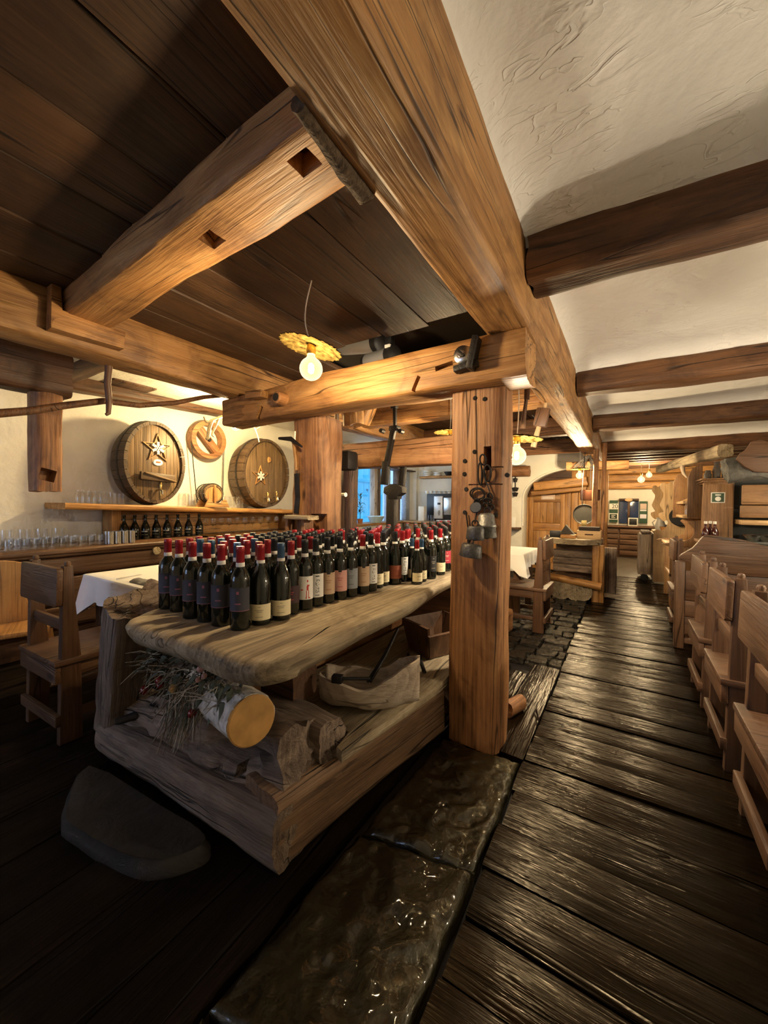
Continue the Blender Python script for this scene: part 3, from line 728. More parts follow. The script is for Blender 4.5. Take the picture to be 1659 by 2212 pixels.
lathe('peg_hollow_shade', [(0, .063), (.026, .063), (.028, .058), (0, .058)], DARKWOOD_SHADE, pg, T(q.x, YX, q.z) @ RX(R(90)), 14)  # solid dark disc, its colour stands in for shade inside the peg
q = at(560, 855, Y=YX); box('wooden_wedge', (q.x, YX - .025, q.z), (.17, .07, .05), 'beam', press, .006, RY(R(4)))
q = at(556, 890, Y=YX); cut(xb, [c1, c2, ((q.x, YX + .01, q.z), (.03, .08, .10), RY(R(30)))])

# second frame behind: clamp beam, iron strap, screw, rod, dark post
YC = 2.95
p0, p1 = at(748, 985, Y=YC), at(1010, 966, Y=YC)
cbm = timber('clamp_beam', (p0.x - .06, YC + .1, p0.z), (-1.02, YC + .1, p1.z - .005), .2, .235, 'post', press, .008, .016, 40, (0, 0, 1), 11, freq=2.2)
cbm['label'] = 'red-brown clamp beam with looping grain'
def strap(name, pts, w, th, mat, parent, Y):
    for k, (a, b) in enumerate(zip(pts, pts[1:])):
        pa, pb = at(*a, Y=Y), at(*b, Y=Y); c = (pa + pb) / 2; d = pb - pa
        box(name, c, (w, th, d.length + .01), mat, parent, .004, RY(math.atan2(d.x, d.z)))
strap('iron_strap', [(851, 922), (836, 1000)], .05, .035, IRON, press, YC - .02)
strap('iron_strap', [(834, 998), (830, 1046)], .058, .05, IRON, press, YC - .03)
strap('iron_strap', [(872, 1005), (868, 1050)], .05, .05, IRON, press, YC + .10)
strap('screw_rod', [(853, 880), (853, 925)], .03, .03, IRON, press, YC + .05)
q = at(852, 878, Y=YC + .05); box('screw_head', (q.x, YC + .05, q.z), (.055, .055, .035), IRON, press, .006)
q = at(853, 926, Y=YC); box('strap_cap', (q.x, YC, q.z), (.085, .08, .045), IRON, press, .008)
for a in ((826, 931), (867, 932)):
    q = at(*a, Y=YC); lathe('bolt', [(0, .03), (.02, .03), (.022, 0), (.022, -.02), (0, -.02)], IRON, press, T(q.x, q.y, q.z) @ RX(R(90)), 8)
q = at(851, 1060, Y=YC + .04)
prism('screw_foot', [(-.10, -.02), (-.095, .03), (-.03, .06), (.03, .06), (.095, .03), (.10, -.02), (.05, -.05), (.045, -.075), (-.045, -.075), (-.05, -.05)], .09, IRON, press, T(q.x, YC + .06, q.z), .005)
a, b = at(848, 1068, Y=YC + .06), at(846, 1150, Y=YC + .06); bx('screw_bar', a.x - .045, a.x + .04, YC + .02, YC + .10, .82, a.z, IRON, press, .006)
q = at(727, 1000, Y=2.45); tube('iron_rod', [(q.x, 2.45, .9), (q.x, 2.45, 2.2)], .018, STEEL, press, 12)
a = at(745, 996, Y=2.6); box('rod_clamp', (a.x + .01, 2.6, a.z), (.16, .14, .16), IRON, press, .02)
a = at(733, 1069, Y=2.45); tube('rod_handle', [(a.x - .06, 2.45, a.z), (a.x + .09, 2.42, a.z)], .018, STEEL, press, 10)
q = at(745, 1060, Y=2.72); timber('rear_post', (q.x + .02, 2.75, .8), (q.x + .02, 2.75, 1.75), .17, .15, 'brown', press, .02, .05, 24, (0, 1, 0), 14, round_=.4)
q = at(760, 905, Y=2.75); timber('rear_post', (q.x, 2.78, q.z - .06), (q.x - .02, 2.78, q.z + .18), .16, .15, 'beam', press, .012, .03, 8, (0, 1, 0), 15)

# base: sill beams and logs
timber('sill_beam', (-1.115, .93, .135), (-.965, 2.02, .135), .22, .265, 'sill', press, .012, .03, 36, (0, 0, 1), 21, freq=2.5)
timber('sill_beam', (-.97, 2.20, .135), (-1.03, 3.25, .135), .22, .26, 'sill', press, .012, .03, 36, (0, 0, 1), 22)
timber('sill_beam', (-1.98, 1.05, .135), (-1.90, 4.0, .135), .22, .26, 'sill', press, .012, .03, 40, (0, 0, 1), 23)
timber('base_log', (-2.30, .935, .078), (-1.005, .985, .108), .20, .215, 'grey', press, .018, .05, 40, (0, 0, 1), 24, (.74, 1.0), freq=2.4)
gl_ = timber('gnarled_log', (-2.27, 1.0, .195), (-1.03, 1.07, .315), .25, .29, 'grey', press, .045, .07, 70, (0, 0, 1), 25, (.62, 1.0), gouge=.08, freq=4.2, round_=.35)
rh = random.Random(9)
cut(gl_, [(at(x_, y_, Y=.93), (s_, .14, s_ * .75), RY(rh.uniform(-.6, .6))) for x_, y_, s_ in ((383, 1632, .045), (402, 1655, .018), (455, 1668, .03), (478, 1682, .022), (505, 1672, .05), (540, 1690, .024), (560, 1700, .03), (600, 1668, .02), (430, 1690, .02))])
timber('stub_log', (-1.37, 1.20, .33), (-.995, 1.185, .345), .15, .17, 'grey', press, .016, .04, 14, (0, 0, 1), 26, freq=4)
tb2 = timber('cross_block', (-1.62, 1.30, .56), (-1.25, 1.30, .56), .16, .34, 'brown', press, .008, .02, 10, (0, 0, 1), 27)
timber('cross_block', (-1.70, 2.9, .46), (-.98, 2.9, .46), .3, .55, 'brown', press, .01, .02, 10, (0, 0, 1), 28)
timber('back_wall_board', (-1.62, 1.4, .50), (-1.55, 3.9, .50), .05, .42, 'post', press, .006, .01, 20, (0, 0, 1), 29)
# leaning timbers at the left end of the press
timber('leaning_brace', (-2.30, .98, .10), (-1.915, .86, .83), .17, .20, 'grey', press, .02, .035, 26, (0, -1, 0), 30, freq=3.4)
timber('leaning_brace', (-2.40, 1.12, .12), (-2.03, 1.06, .85), .16, .17, 'grey', press, .028, .04, 26, (0, -1, 0), 31, freq=3.8)
timber('leaning_brace', (-2.45, .98, .22), (-2.28, .96, .55), .10, .12, 'grey', press, .016, .03, 12, (0, -1, 0), 32, freq=4)
timber('top_rail', (-1.99, .98, .80), (-1.90, 1.75, .835), .13, .11, 'grey', press, .016, .035, 16, (0, 0, 1), 33)
prism('brace_panel', [(-.44, -.32), (-.36, .34), (-.16, .40), (-.05, .40), (-.05, .30), (.36, .30), (.40, -.16), (.0, -.36)], .05, wood('post', 'z'), press, T(-1.82, 1.175, .415), .004)  # real panel, left side drawn out to block antler-lamp light on the step
lathe('iron_bolt', [(0, .09), (.014, .09), (.018, .07), (.02, 0), (0, 0)], IRON, press, T(-2.02, .93, .25) @ RX(R(95)) @ RY(R(-25)), 10)

# --- the slab that serves as a table
def slab_table():
    out = smoothline([(-1.66, .735), (-1.3, .742), (-.99, .745), (-.905, .80), (-.885, .95), (-.90, 1.3), (-.915, 1.8), (-.965, 2.2), (-.99, 2.8), (-1.0, 3.4), (-1.02, 4.05), (-1.35, 4.1), (-1.70, 4.05), (-1.72, 3.2), (-1.745, 2.6), (-1.755, 2.0), (-1.83, 1.75), (-1.84, 1.3), (-1.82, .96), (-1.76, .82)], 5)
    n = len(out); cx, cy = -1.37, 2.2; vs = []; fs = []
    prof = [(.90, -.085), (.975, -.080), (1.0, -.045), (1.0, -.022), (.985, -.004), (.965, 0), (.8, 0), (.6, 0), (.35, 0), (.12, 0)]
    for s_, z in prof:
        for (x, y) in out:
            dx, dy = x - cx, y - cy
            if s_ >= .9:                         # inset by distance, not by scale, so the rim keeps its section
                nrm = V((dx * 5, dy * .6, 0)).normalized() if abs(dy) < 1.3 else V((dx * .9, dy, 0)).normalized()
                ins = (1 - s_) * .9; X_, Y_ = dx - nrm.x * ins, dy - nrm.y * ins
            else: X_, Y_ = dx * s_, dy * (s_ * .1 + .9 * s_)
            q = V((X_ * 3, Y_ * 2, 1)); d = mnoise.noise(q) * .005 + mnoise.noise(q * 4) * .002
            e = mnoise.noise(V((X_ * 4, Y_ * 4, z * 20))) * .012 if .95 < s_ and z < -.002 else 0
            vs.append((X_ + e, Y_ + e, z + (d if z == 0 else d * .5)))
    for i in range(len(prof) - 1):
        for k in range(n): a = i * n + k; b = i * n + (k + 1) % n; fs.append((a, b, b + n, a + n))
    o = (len(prof) - 1) * n; c = len(vs); vs.append((0, 0, 0)); [fs.append((o + k, o + (k + 1) % n, c)) for k in range(n)]
    c = len(vs); vs.append((0, 0, -.085)); [fs.append((k, c, (k + 1) % n)) for k in range(n)]
    o_ = mesh('slab_table', vs, fs, wood('slab', 'y'), None, T(cx, cy, .817), 60)
    return tag(o_, 'worn grey-brown slab tabletop with rounded corners carrying the wine bottles', 'table')
slab = slab_table()
# lower shelf plank between slab and sill
sh = [(-1.27, 1.305), (-.985, 1.285), (-.965, 1.18), (-.925, 1.165), (-.835, 1.9), (-.84, 2.72), (-1.5, 2.75), (-1.53, 1.5)]
tag(prism('shelf_plank', sh, .05, wood('slab', 'z'), None, T(0, 0, .305) @ Matrix(((1, 0, 0, 0), (0, 0, 1, 0), (0, 1, 0, 0), (0, 0, 0, 1))), .008), 'rough brown plank lying on the sill under the slab', 'plank')
# flat stone step in front of the base log
st = [at(*p, Z=.06) for p in ((190, 1648), (132, 1748), (160, 1790), (262, 1850), (345, 1862), (410, 1846), (452, 1822), (440, 1792), (345, 1735))]
tag(slab_piece('stone_step', smoothline([(p.x, p.y) for p in st], 3), -.012, .062, stonemat('step_stone', (.014, .012, .010), (.045, .038, .032), .5, .35, 8), None, .006, 6, 91, .03), 'low worn stone step with a rounded edge before the log base', 'step')

# ================================================================== WINE BOTTLES
BOT = plain('bottle_glass', (.006, .008, .006), .07, 0, 0, 1, 0, .3)
def bottle_profile(kind):
    if kind == 'bord': return [(0, 0), (.033, 0), (.0372, .004), (.0378, .012), (.0378, .185), (.0372, .196), (.033, .212), (.024, .226), (.0165, .238), (.0145, .25), (.0138, .262)]
    return [(0, 0), (.036, 0), (.0405, .004), (.041, .012), (.041, .15), (.0395, .165), (.034, .190), (.025, .215), (.018, .235), (.0150, .252), (.0140, .262)]
def mesh_data(name, vs, fs, mat, smooth=40):
    me = bpy.data.meshes.new(name); me.from_pydata(vs, [], fs); me.validate(); return finish(me, mat, smooth)
BODY = {k: mesh_data('bottle_' + k, *lathe_data(bottle_profile(k), 22), BOT) for k in ('bord', 'burg')}
CAPC = {'red': (.30, .012, .018), 'black': (.016, .017, .019), 'blue': (.035, .085, .17)}
CAPM = {k: plain('capsule_' + k, c, .35, .15) for k, c in CAPC.items()}
CAPD = {k: mesh_data('capsule_' + k, *lathe_data([(.0152, .254), (.0156, .256), (.0150, .297), (.0160, .299), (.0162, .312), (.0148, .318), (0, .319)], 18), m) for k, m in CAPM.items()}
BANDM = plain('tax_band_paper', (.72, .70, .66), .7)
BAND = mesh_data('neck_band', *lathe_data([(.0162, .240), (.0166, .242), (.0160, .2555), (.0154, .2565)], 18), BANDM)
def patch(r, z0, z1, span, n=12, off=0.0, a0=0.0):
    vs = []; fs = []
    for k in range(n + 1):
        a = a0 - span / 2 + span * k / n
        vs += [((r + off) * math.cos(a), (r + off) * math.sin(a), z0), ((r + off) * math.cos(a), (r + off) * math.sin(a), z1)]
    for k in range(n): fs.append((2 * k, 2 * k + 2, 2 * k + 3, 2 * k + 1))
    return vs, fs
LABELS = {  # colour, z0, z1, ink
    'navy': ((.035, .036, .052), .075, .165, (.32, .10, .14)), 'cream': ((.70, .62, .40), .022, .085, (.25, .22, .15)), 'maroon': ((.045, .018, .024), .05, .125, (.4, .05, .06)),
    'white': ((.74, .73, .69), .045, .155, (.05, .05, .05)), 'figure': ((.76, .75, .71), .05, .155, (.52, .05, .04)), 'beige': ((.52, .37, .25), .045, .15, (.35, .18, .10)),
    'pink': ((.62, .33, .29), .045, .15, (.45, .12, .12)), 'slate': ((.26, .29, .33), .045, .15, (.12, .13, .16)), 'rust': ((.27, .075, .04), .035, .115, (.16, .03, .02)), 'red': ((.36, .03, .05), .06, .15, (.6, .5, .4)), 'black': ((.02, .02, .021), .05, .15, (.3, .27, .2))}
LBD = {}; PRD = {}
for k, (c, z0, z1, ink) in LABELS.items():
    for kind in ('bord', 'burg'):
        r = .0380 if kind == 'bord' else .0412
        LBD[k, kind] = mesh_data('label_' + k, *patch(r, z0, z1, R(150), 14), plain('label_' + k, c, .7))
        mb = MB(); h = z1 - z0
        if k == 'navy':
            mb.add(*patch(r, z0 + .001, z0 + .003, R(150), 14, .0003)); mb.add(*patch(r, z0 + h * .72, z0 + h * .85, R(14), 3, .0003)); mb.add(*patch(r, z0 + h * .3, z0 + h * .35, R(34), 4, .0003))
        elif k == 'figure':
            for (a, u, w, hh) in ((14, .80, 9, .10), (16, .52, 10, .26), (10, .50, 5, .2), (24, .60, 8, .06), (7, .22, 5, .34), (22, .22, 5, .34), (28, .07, 12, .05), (4, .07, 8, .05)):
                mb.add(*patch(r, z0 + h * (u - hh / 2), z0 + h * (u + hh / 2), R(w), 3, .0003, R(a)))
            mb.add(*patch(r, z0 + h * .40, z0 + h * .45, R(16), 3, .0003, R(-24)))
        elif k == 'white':
            rr = random.Random(5)
            for q in range(34): mb.add(*patch(r, z0 + h * (u := rr.uniform(.2, .75)), z0 + h * (u + .028), R(rr.uniform(3, 6)), 2, .0003, R(rr.uniform(2, 30))))
            mb.add(*patch(r, z0 + h * .88, z0 + h * .93, R(28), 4, .0003, R(14))); mb.add(*patch(r, z0 + h * .08, z0 + h * .11, R(30), 4, .0003, R(14)))
        else:
            for (u, w) in ((.82, 14), (.62, 44), (.52, 30), (.2, 40)): mb.add(*patch(r, z0 + h * u, z0 + h * (u + .035), R(w), 5, .0003))
        PRD[k, kind] = mesh_data('print_' + k, mb.v, mb.f, plain('ink_' + k, ink, .6))
SEAL = mesh_data('seal', *(lambda d: d)(patch(.038, .142, .168, R(26), 5, .0006)), plain('black_seal', (.02, .02, .02), .5))
CAPN = {'red': 'red', 'black': 'black', 'blue': 'blue'}
LBN = {'navy': 'dark navy', 'cream': 'low cream', 'maroon': 'dark maroon', 'white': 'speckled white', 'figure': 'white red-figure', 'beige': 'beige', 'pink': 'pink', 'slate': 'slate grey', 'rust': 'rust red', 'red': 'bright red', 'black': 'black'}
nb = 0
def bottle(x, y, kind, cap, lab, rot, sc=1.0, full=True, z=.8175, where='standing on the slab table'):
    global nb
    o = link('wine_bottle', BODY[kind], T(x, y, z) @ RZ(rot) @ Matrix.Scale(sc, 4)); nb += 1
    shape = 'slope-shouldered' if kind == 'burg' else 'tall'
    if sc < .9: shape = 'half-size'
    tag(o, f'{shape} dark wine bottle with {CAPN[cap]} capsule and {LBN[lab]} label {where}', 'bottle', f'{shape} bottles, {CAPN[cap]} capsule, {LBN[lab]} label')
    I = Matrix.Identity(4)
    for nm, d in (('capsule', CAPD[cap]), ('neck_band', BAND), ('label', LBD[lab, kind])):
        c = bpy.data.objects.new(nm, d); COL.objects.link(c); c.parent = o
        if nm == 'label' and full:
            p_ = bpy.data.objects.new('print', PRD[lab, kind]); COL.objects.link(p_); p_.parent = c; p_['kind'] = 'stuff'
    if lab in ('beige', 'pink', 'slate') and full:
        s_ = bpy.data.objects.new('seal', SEAL); COL.objects.link(s_); s_.parent = o
    return o
rb = random.Random(11)
FACE = R(-52)                                   # labels look out over the table's right edge
front = [(363, 1313, 'red'), (387, 1319, 'red'), (416, 1333, 'red'), (447, 1340, 'red'), (478, 1349, 'red'), (519, 1358, 'red')]
taken = []
def put(x, y, *a, **k):
    rr = (.0378 if a[0] == 'bord' else .041) * k.get('sc', 1.0)
    for (u, v, r2) in taken:
        if (u - x) ** 2 + (v - y) ** 2 < (rr + r2 + .0004) ** 2: return None
    taken.append((x, y, rr)); return bottle(x, y, *a, **k)
for (px_, py_, c) in front:
    p = at(px_, py_, Z=.8175); o_ = put(p.x, p.y, 'bord', c, 'navy', FACE + rb.uniform(-.15, .1) + (.25 if px_ < 400 else 0)); tag(o_, 'red-capped navy-label wine bottle in the leading rank at the slab end', 'bottle', 'leading rank of navy-label bottles')
edge = [('burg', 'red', 'cream'), ('burg', 'blue', 'cream'), ('bord', 'red', 'maroon'), ('bord', 'black', 'figure'), ('bord', 'black', 'white'), ('bord', 'black', 'beige'), ('bord', 'black', 'pink'), ('bord', 'black', 'slate'), ('bord', 'red', 'beige'), ('bord', 'black', 'white'), ('bord', 'red', 'cream'), ('bord', 'black', 'cream'), ('burg', 'black', 'rust'), ('bord', 'red', 'white')]
ep = [(563, 1346), (597, 1339), (624, 1325), (654, 1316), (678, 1308), (703, 1301), (727, 1295), (751, 1289), (771, 1285), (789, 1279), (804, 1272), (825, 1264), (846, 1262), (864, 1256)]
for (k, c, l), (px_, py_) in zip(edge, ep):
    p = at(px_, py_, Z=.8175)
    for dy in (0, .012, .024, .036, .05, .06):
        if put(p.x, p.y + dy, k, c, l, R(-44) + rb.uniform(-.1, .1)): break
for (px_, py_, c, l) in ((880, 1257, 'red', 'cream'), (889, 1252, 'blue', 'cream'), (900, 1261, 'red', 'cream'), (910, 1255, 'blue', 'cream'), (918, 1252, 'red', 'black')):
    p = at(px_, py_, Z=.8175); put(p.x, p.y, 'burg', c, l, R(-35), sc=.84)
# second row behind the leading six, then the ranks behind
for r_ in range(1, 36):
    yy = .945 + r_ * .0795
    x0 = -1.775 if yy < 1.9 else (-1.64 if yy < 2.55 else -1.66)
    x1 = -1.30 if yy < 1.95 else (-1.18 if yy < 2.3 else -1.07)
    xs = []; x = x0 + (.045 if r_ % 2 else 0)
    while x <= x1: xs.append(x); x += .0885 if yy < 1.9 else .084
    for j, x in enumerate(xs):
        edgeb = x > x1 - .09
        if r_ < 4: cap = rb.choice(['red', 'red', 'blue', 'blue', 'red'])
        elif yy < 1.9: cap = rb.choice(['black', 'black', 'black', 'black', 'red'])
        elif yy < 2.5: cap = rb.choice(['black', 'black', 'red', 'red'])
        else: cap = rb.choice(['black', 'black', 'black', 'red'])
        if x < -1.6 and 1.7 < yy < 2.6: cap = rb.choice(['black', 'red', 'red'])
        lab = rb.choice(['navy', 'maroon']) if r_ < 4 else rb.choice(['white', 'beige', 'cream', 'slate', 'black', 'red', 'white'])
        put(x + rb.uniform(-.004, .004), yy + rb.uniform(-.004, .004), 'bord', cap, lab, R(-44) + rb.uniform(-.2, .2), full=edgeb)
for px_, py_, l in ((930, 1249, 'black'), (940, 1247, 'red'), (951, 1243, 'slate'), (962, 1239, 'beige'), (972, 1236, 'white'), (981, 1232, 'white')):
    p = at(px_, py_, Z=.8175); put(p.x, p.y, 'bord', rb.choice(['black', 'red', 'black']), l, R(-35))

# ================================================================== THINGS ON THE PRESS BASE
# birch log
BARK = plain('birch_bark', (.55, .50, .44), .8, 0, .5, 25, .45)
ORANGE = plain('sawn_end', (.42, .22, .06), .6, 0, .1, 14, .25)
a, b = at(528, 1550, Y=.99), at(300, 1500, Y=1.10)
a = V((-1.105, .88, .535)); b = V((-1.78, 1.045, .475))
bl = timber('birch_log', b, a, .175, .175, BARK, None, .008, .07, 24, (0, 0, 1), 41, round_=1.0, nside=4)
tag(bl, 'short birch log with bright sawn end under the slab corner', 'log')
Mend, _ = frame(b, a)
lathe('sawn_end', [(0, .005), (.082, .004), (.087, 0), (.086, -.012), (0, -.012)], ORANGE, bl, T(*(a + (a - b).normalized() * .006)) @ (a - b).to_track_quat('Z', 'Y').to_matrix().to_4x4(), 30)
# dried flower arrangement
dfa = thing('dried_arrangement', 'dried flower and grass arrangement with berries on the birch log', 'dried flowers', (-1.5, .93, .5))
rf = random.Random(21)
DRY = [plain('dry_grass', (.30, .25, .18), .95), plain('dry_leaf_green', (.10, .115, .085), .95), plain('dry_pale', (.50, .46, .38), .95), plain('dry_brown', (.13, .085, .055), .95)]
def leafmesh(mb, p, d, ln, w):
    d = d.normalized(); s_ = d.cross(V((0, 0, 1)));
    if s_.length < .1: s_ = V((1, 0, 0))
    s_.normalize(); m_ = p + d * ln * .5 + V((0, 0, .25 * ln)); e = p + d * ln
    mb.add([p, m_ + s_ * w, m_ - s_ * w, e, m_ + V((0, 0, .004))], [(0, 1, 4), (0, 4, 2), (1, 3, 4), (4, 3, 2)])
for k, mt in enumerate(DRY):
    mb = MB()
    for _ in range((150, 130, 90, 90)[k]):
        t_ = rf.random(); p = V((-1.84 + .66 * t_, .885 + rf.uniform(-.03, .09), .55 + rf.uniform(-.03, .10)))
        d = V((rf.uniform(-1, 1), rf.uniform(-1.2, .1), rf.uniform(-1.1, .45)))
        if k == 1: leafmesh(mb, p, d, rf.uniform(.05, .1), rf.uniform(.008, .018))
        else:
            e = p + d.normalized() * rf.uniform(.06, .15); m_ = (p + e) / 2 + V((0, 0, .015)); mb.tube([p, m_, e], [.0022, .0018, .0008], 4)
    for _ in range(30):
        p = V((-1.50 + rf.uniform(-.09, .09), .85 + rf.uniform(-.02, .05), .52 + rf.uniform(-.06, .06)))
        d = V((rf.uniform(-.6, .6), rf.uniform(-.6, 0), -1)); e = p + d.normalized() * rf.uniform(.08, .2); mb.tube([p, (p + e) / 2 + V((.01, 0, 0)), e], [.002, .0018, .0007], 4)
    o_ = mb.build(('grass_stems', 'leaves', 'pale_stems', 'brown_stems')[k], mt, dfa, None, 30); o_['kind'] = 'stuff'
BERRY = plain('berry_red', (.16, .012, .012), .25); GOLD = plain('golden_ball', (.50, .27, .06), .3)
for (px_, py_, r_, m) in ((313, 1490, .020, BERRY), (345, 1470, .018, BERRY), (346, 1480, .015, BERRY), (374, 1487, .017, GOLD), (415, 1541, .017, BERRY), (433, 1445, .014, plain('berry_pink', (.4, .22, .2), .5)), (441, 1460, .011, plain('berry_pink', (.4, .22, .2), .5)), (428, 1468, .011, plain('berry_pink', (.4, .22, .2), .5))):
    p = at(px_, py_, Y=.835); lathe('berry', [(0, -r_)] + [(r_ * math.sin(R(q)), -r_ * math.cos(R(q))) for q in range(30, 180, 30)] + [(0, r_)], m, dfa, T(*p), 12)
mb = MB()
for _ in range(40):
    p = at(418 + rf.gauss(0, 9), 1455 + rf.gauss(0, 6), Y=.835); mb.lathe([(0, -.004), (.004, 0), (0, .004)], 5, T(*p))
o_ = mb.build('white_blossom', plain('blossom', (.72, .72, .68), .9), dfa)

# carved wooden trough with tools
def trough(c, ln, wd, ht, rz, mat, label, lift=0.1):
    """carved scoop: thick shell, one end drawn up high, the other a blunt lip"""
    n1, n2 = 28, 20; vs = []; fs = []
    for layer in (0, 1):
        for i in range(n1 + 1):
            u = i / n1; x = (u - .5) * ln
            prof = max(.02, math.sin(PI * min(1, .06 + u * .928)) ** .5); hw = wd / 2 * prof * (1.0 - .25 * u)
            top = ht * (.50 + .10 * math.sin(u * 9) * .4 + lift * max(0, u - .45) ** 1.3 * 3.2 + .12 * max(0, .12 - u) * 8)
            bot = ht * (.03 + .55 * max(0, u - .55) ** 1.6 + .35 * max(0, .12 - u))
            th = .018
            for j in range(n2 + 1):
                v = j / n2; a = PI * (1 - v); yy = math.cos(a) * hw; d = math.sin(a) ** .7
                zz = top - (top - bot) * d
                if layer: yy *= (hw - th) / hw if hw > th * 1.5 else .3; zz = top + .002 - (top - bot - th) * d
                nn = mnoise.noise(V((x * 14, yy * 14, zz * 14))) * .005
                vs.append((x, yy + nn, zz + nn))
    w = n2 + 1; o = (n1 + 1) * w
    for i in range(n1):
        for j in range(n2): a = i * w + j; fs.append((a, a + 1, a + w + 1, a + w)); fs.append((o + a, o + a + w, o + a + w + 1, o + a + 1))
        for j in (0, n2): a = i * w + j; fs.append((a, a + w, o + a + w, o + a))
    for i in (0, n1):
        for j in range(n2): a = i * w + j; fs.append((a, a + 1, o + a + 1, o + a))
    ob = mesh('wooden_trough', vs, fs, mat, None, T(*c) @ RZ(rz), 60)
    bm = bmesh.new(); bm.from_mesh(ob.data); bmesh.ops.recalc_face_normals(bm, faces=bm.faces); bm.to_mesh(ob.data); bm.free()
    return tag(ob, label, 'trough')
ZS = .331
trough((-1.02, 1.50, ZS), .47, .27, .27, R(24), wood('pale', 'x'), 'pale hand-carved wooden scoop trough holding iron tools', .30)
ham = thing('hammer', 'black iron hammer lying across the pale scoop trough', 'hammer', (-1.1, 1.42, .45))
a, b = at(738, 1466, Y=1.36), at(800, 1466, Y=1.44); tube('handle', [a, b], .008, IRON, ham, 8)
box('head', at(729, 1466, Y=1.36), (.05, .035, .035), IRON, ham, .005, RZ(R(20)))
tg = thing('fire_tongs', 'long black iron tongs leaning in the pale scoop trough', 'tongs', (-1.05, 1.5, .45))
for dx in (0, 6):
    tube('arm', [at(794 + dx, 1473, Y=1.46), at(830 + dx * .6, 1415, Y=1.60), at(860, 1358, Y=1.70)], .007, IRON, tg, 8)
pc = thing('iron_pincers', 'rusty iron pincers lying behind the scoop trough', 'pincers', (-.98, 1.7, ZS))
for (a, b) in (((882, 1412), (890, 1470)), ((881, 1412), (876, 1440))): tube('jaw', [at(*a, Z=ZS + .012), at(*b, Z=ZS + .012)], [.007, .016] if b[1] > 1450 else .007, IRON, pc, 8)
hk = thing('iron_hook', 'small forked iron hook lying beside the boxy trough', 'hook', (-.98, 2.0, ZS))
for b in ((900, 1448), (918, 1452)): tube('prong', [at(908, 1418, Z=ZS + .008), at(909, 1426, Z=ZS + .008), at(*b, Z=ZS + .008)], .009, IRON, hk, 8)
# boxy grain scoop
gs = thing('grain_box', 'boxy flared wooden bucket tipped under the slab beside the post', 'bucket', (-1.05, 2.3, ZS))
gs_M = T(-1.06, 2.335, ZS) @ RZ(R(-25))
def flare_panel(x0, x1, xb0, xb1, y0, y1, h, nm):
    pass
wq, dq, hq, fl = .10, .14, .20, .035
for nm, quad in (('side_board', [(-wq, -dq, 0), (wq, -dq, 0), (wq + fl, -dq - fl, hq), (-wq - fl, -dq - fl, hq)]), ('side_board', [(-wq, dq, 0), (wq, dq, 0), (wq + fl, dq + fl, hq), (-wq - fl, dq + fl, hq)]), ('end_board', [(-wq, -dq, 0), (-wq, dq, 0), (-wq - fl, dq + fl, hq), (-wq - fl, -dq - fl, hq)]), ('end_board', [(wq, -dq, 0), (wq, dq, 0), (wq + fl, dq + fl, hq * .75), (wq + fl, -dq - fl, hq * .75)]), ('bottom_board', [(-wq, -dq, .002), (wq, -dq, .002), (wq, dq, .002), (-wq, dq, .002)])):
    q = [V(p) for p in quad]; nrm = (q[1] - q[0]).cross(q[3] - q[0]).normalized() * .009
    if nm == 'bottom_board': nrm = V((0, 0, .009))
    vs = [p + nrm for p in q] + [p - nrm for p in q]
    mesh(nm, vs, [(0, 1, 2, 3), (7, 6, 5, 4), (0, 4, 5, 1), (1, 5, 6, 2), (2, 6, 7, 3), (3, 7, 4, 0)], wood('pine', 'z'), gs, gs_M @ T(0, 0, .008))
# cow bells on the post
def bell(pts_px, prof, label, hang, tiltz=0.0, mat=None, out=.17):
    c = at(*pts_px, Y=PY - out); t = thing('cow_bell', label, 'bell', c, 'cow bells on the post')
    vs, fs = lathe_data(prof, 22)
    vs = [(x, y * .72, z) for x, y, z in vs]
    mesh('bell_body', vs, fs, mat or plain('bell_iron', (.10, .095, .09), .5, .7, .4, 50, .3), t, T(*c) @ RY(tiltz), 50)
    zt = prof[-1][1]
    tube('bell_loop', [c + V((.016 * math.cos(q), 0, zt + .012 + .016 * math.sin(q))) for q in [2 * PI * j / 12 for j in range(12)]], .004, IRON, t, 6, True)
    tube('clapper', [c + V((0, 0, .05)), c + V((0, 0, -.005))], [.004, .010], IRON, t, 8)
    tube('hanging_chain', [c + V((0, .0, zt + .028))] + [at(*h, Y=PY - .118) for h in hang], .004, IRON, t, 6)
    return t
bell((1052, 1162), [(.048, 0), (.050, .004), (.046, .05), (.050, .054), (.049, .066), (.044, .07), (.040, .115), (.028, .125), (0, .127)], 'pale dented cow bell with a ridged waist on the post', [(1054, 1085), (1058, 1062), (1050, 1040), (1046, 1015)], R(-3), plain('bell_tin', (.24, .235, .22), .45, .7, .3, 50, .3))
bell((1026, 1166), [(.044, 0), (.046, .004), (.043, .055), (.036, .066), (0, .068)], 'squat grey cow bell hung above the widest bell', [(1026, 1130), (1030, 1105), (1034, 1088)], R(2), None, .245)
bell((1016, 1203), [(.058, 0), (.060, .005), (.053, .06), (.045, .068), (0, .07)], 'widest dark cow bell, lowest on the post', [(1012, 1180), (1012, 1150), (1007, 1109)], R(6))
ch = thing('iron_shackle', 'tangle of rusty iron rings and chain hanging on the post', 'chain', at(1035, 1020, Y=PY - .115))
def ringlink(cx, cy, rx, ry, th=.0045, tw=0):
    c = at(cx, cy, Y=PY - .122); k = 2.15 / 826
    tube('ring', [c + V((rx * k * math.cos(q), -.006 * math.sin(q + tw), ry * k * math.sin(q))) for q in [2 * PI * j / 20 for j in range(20)]], th, IRON, ch, 7, True)
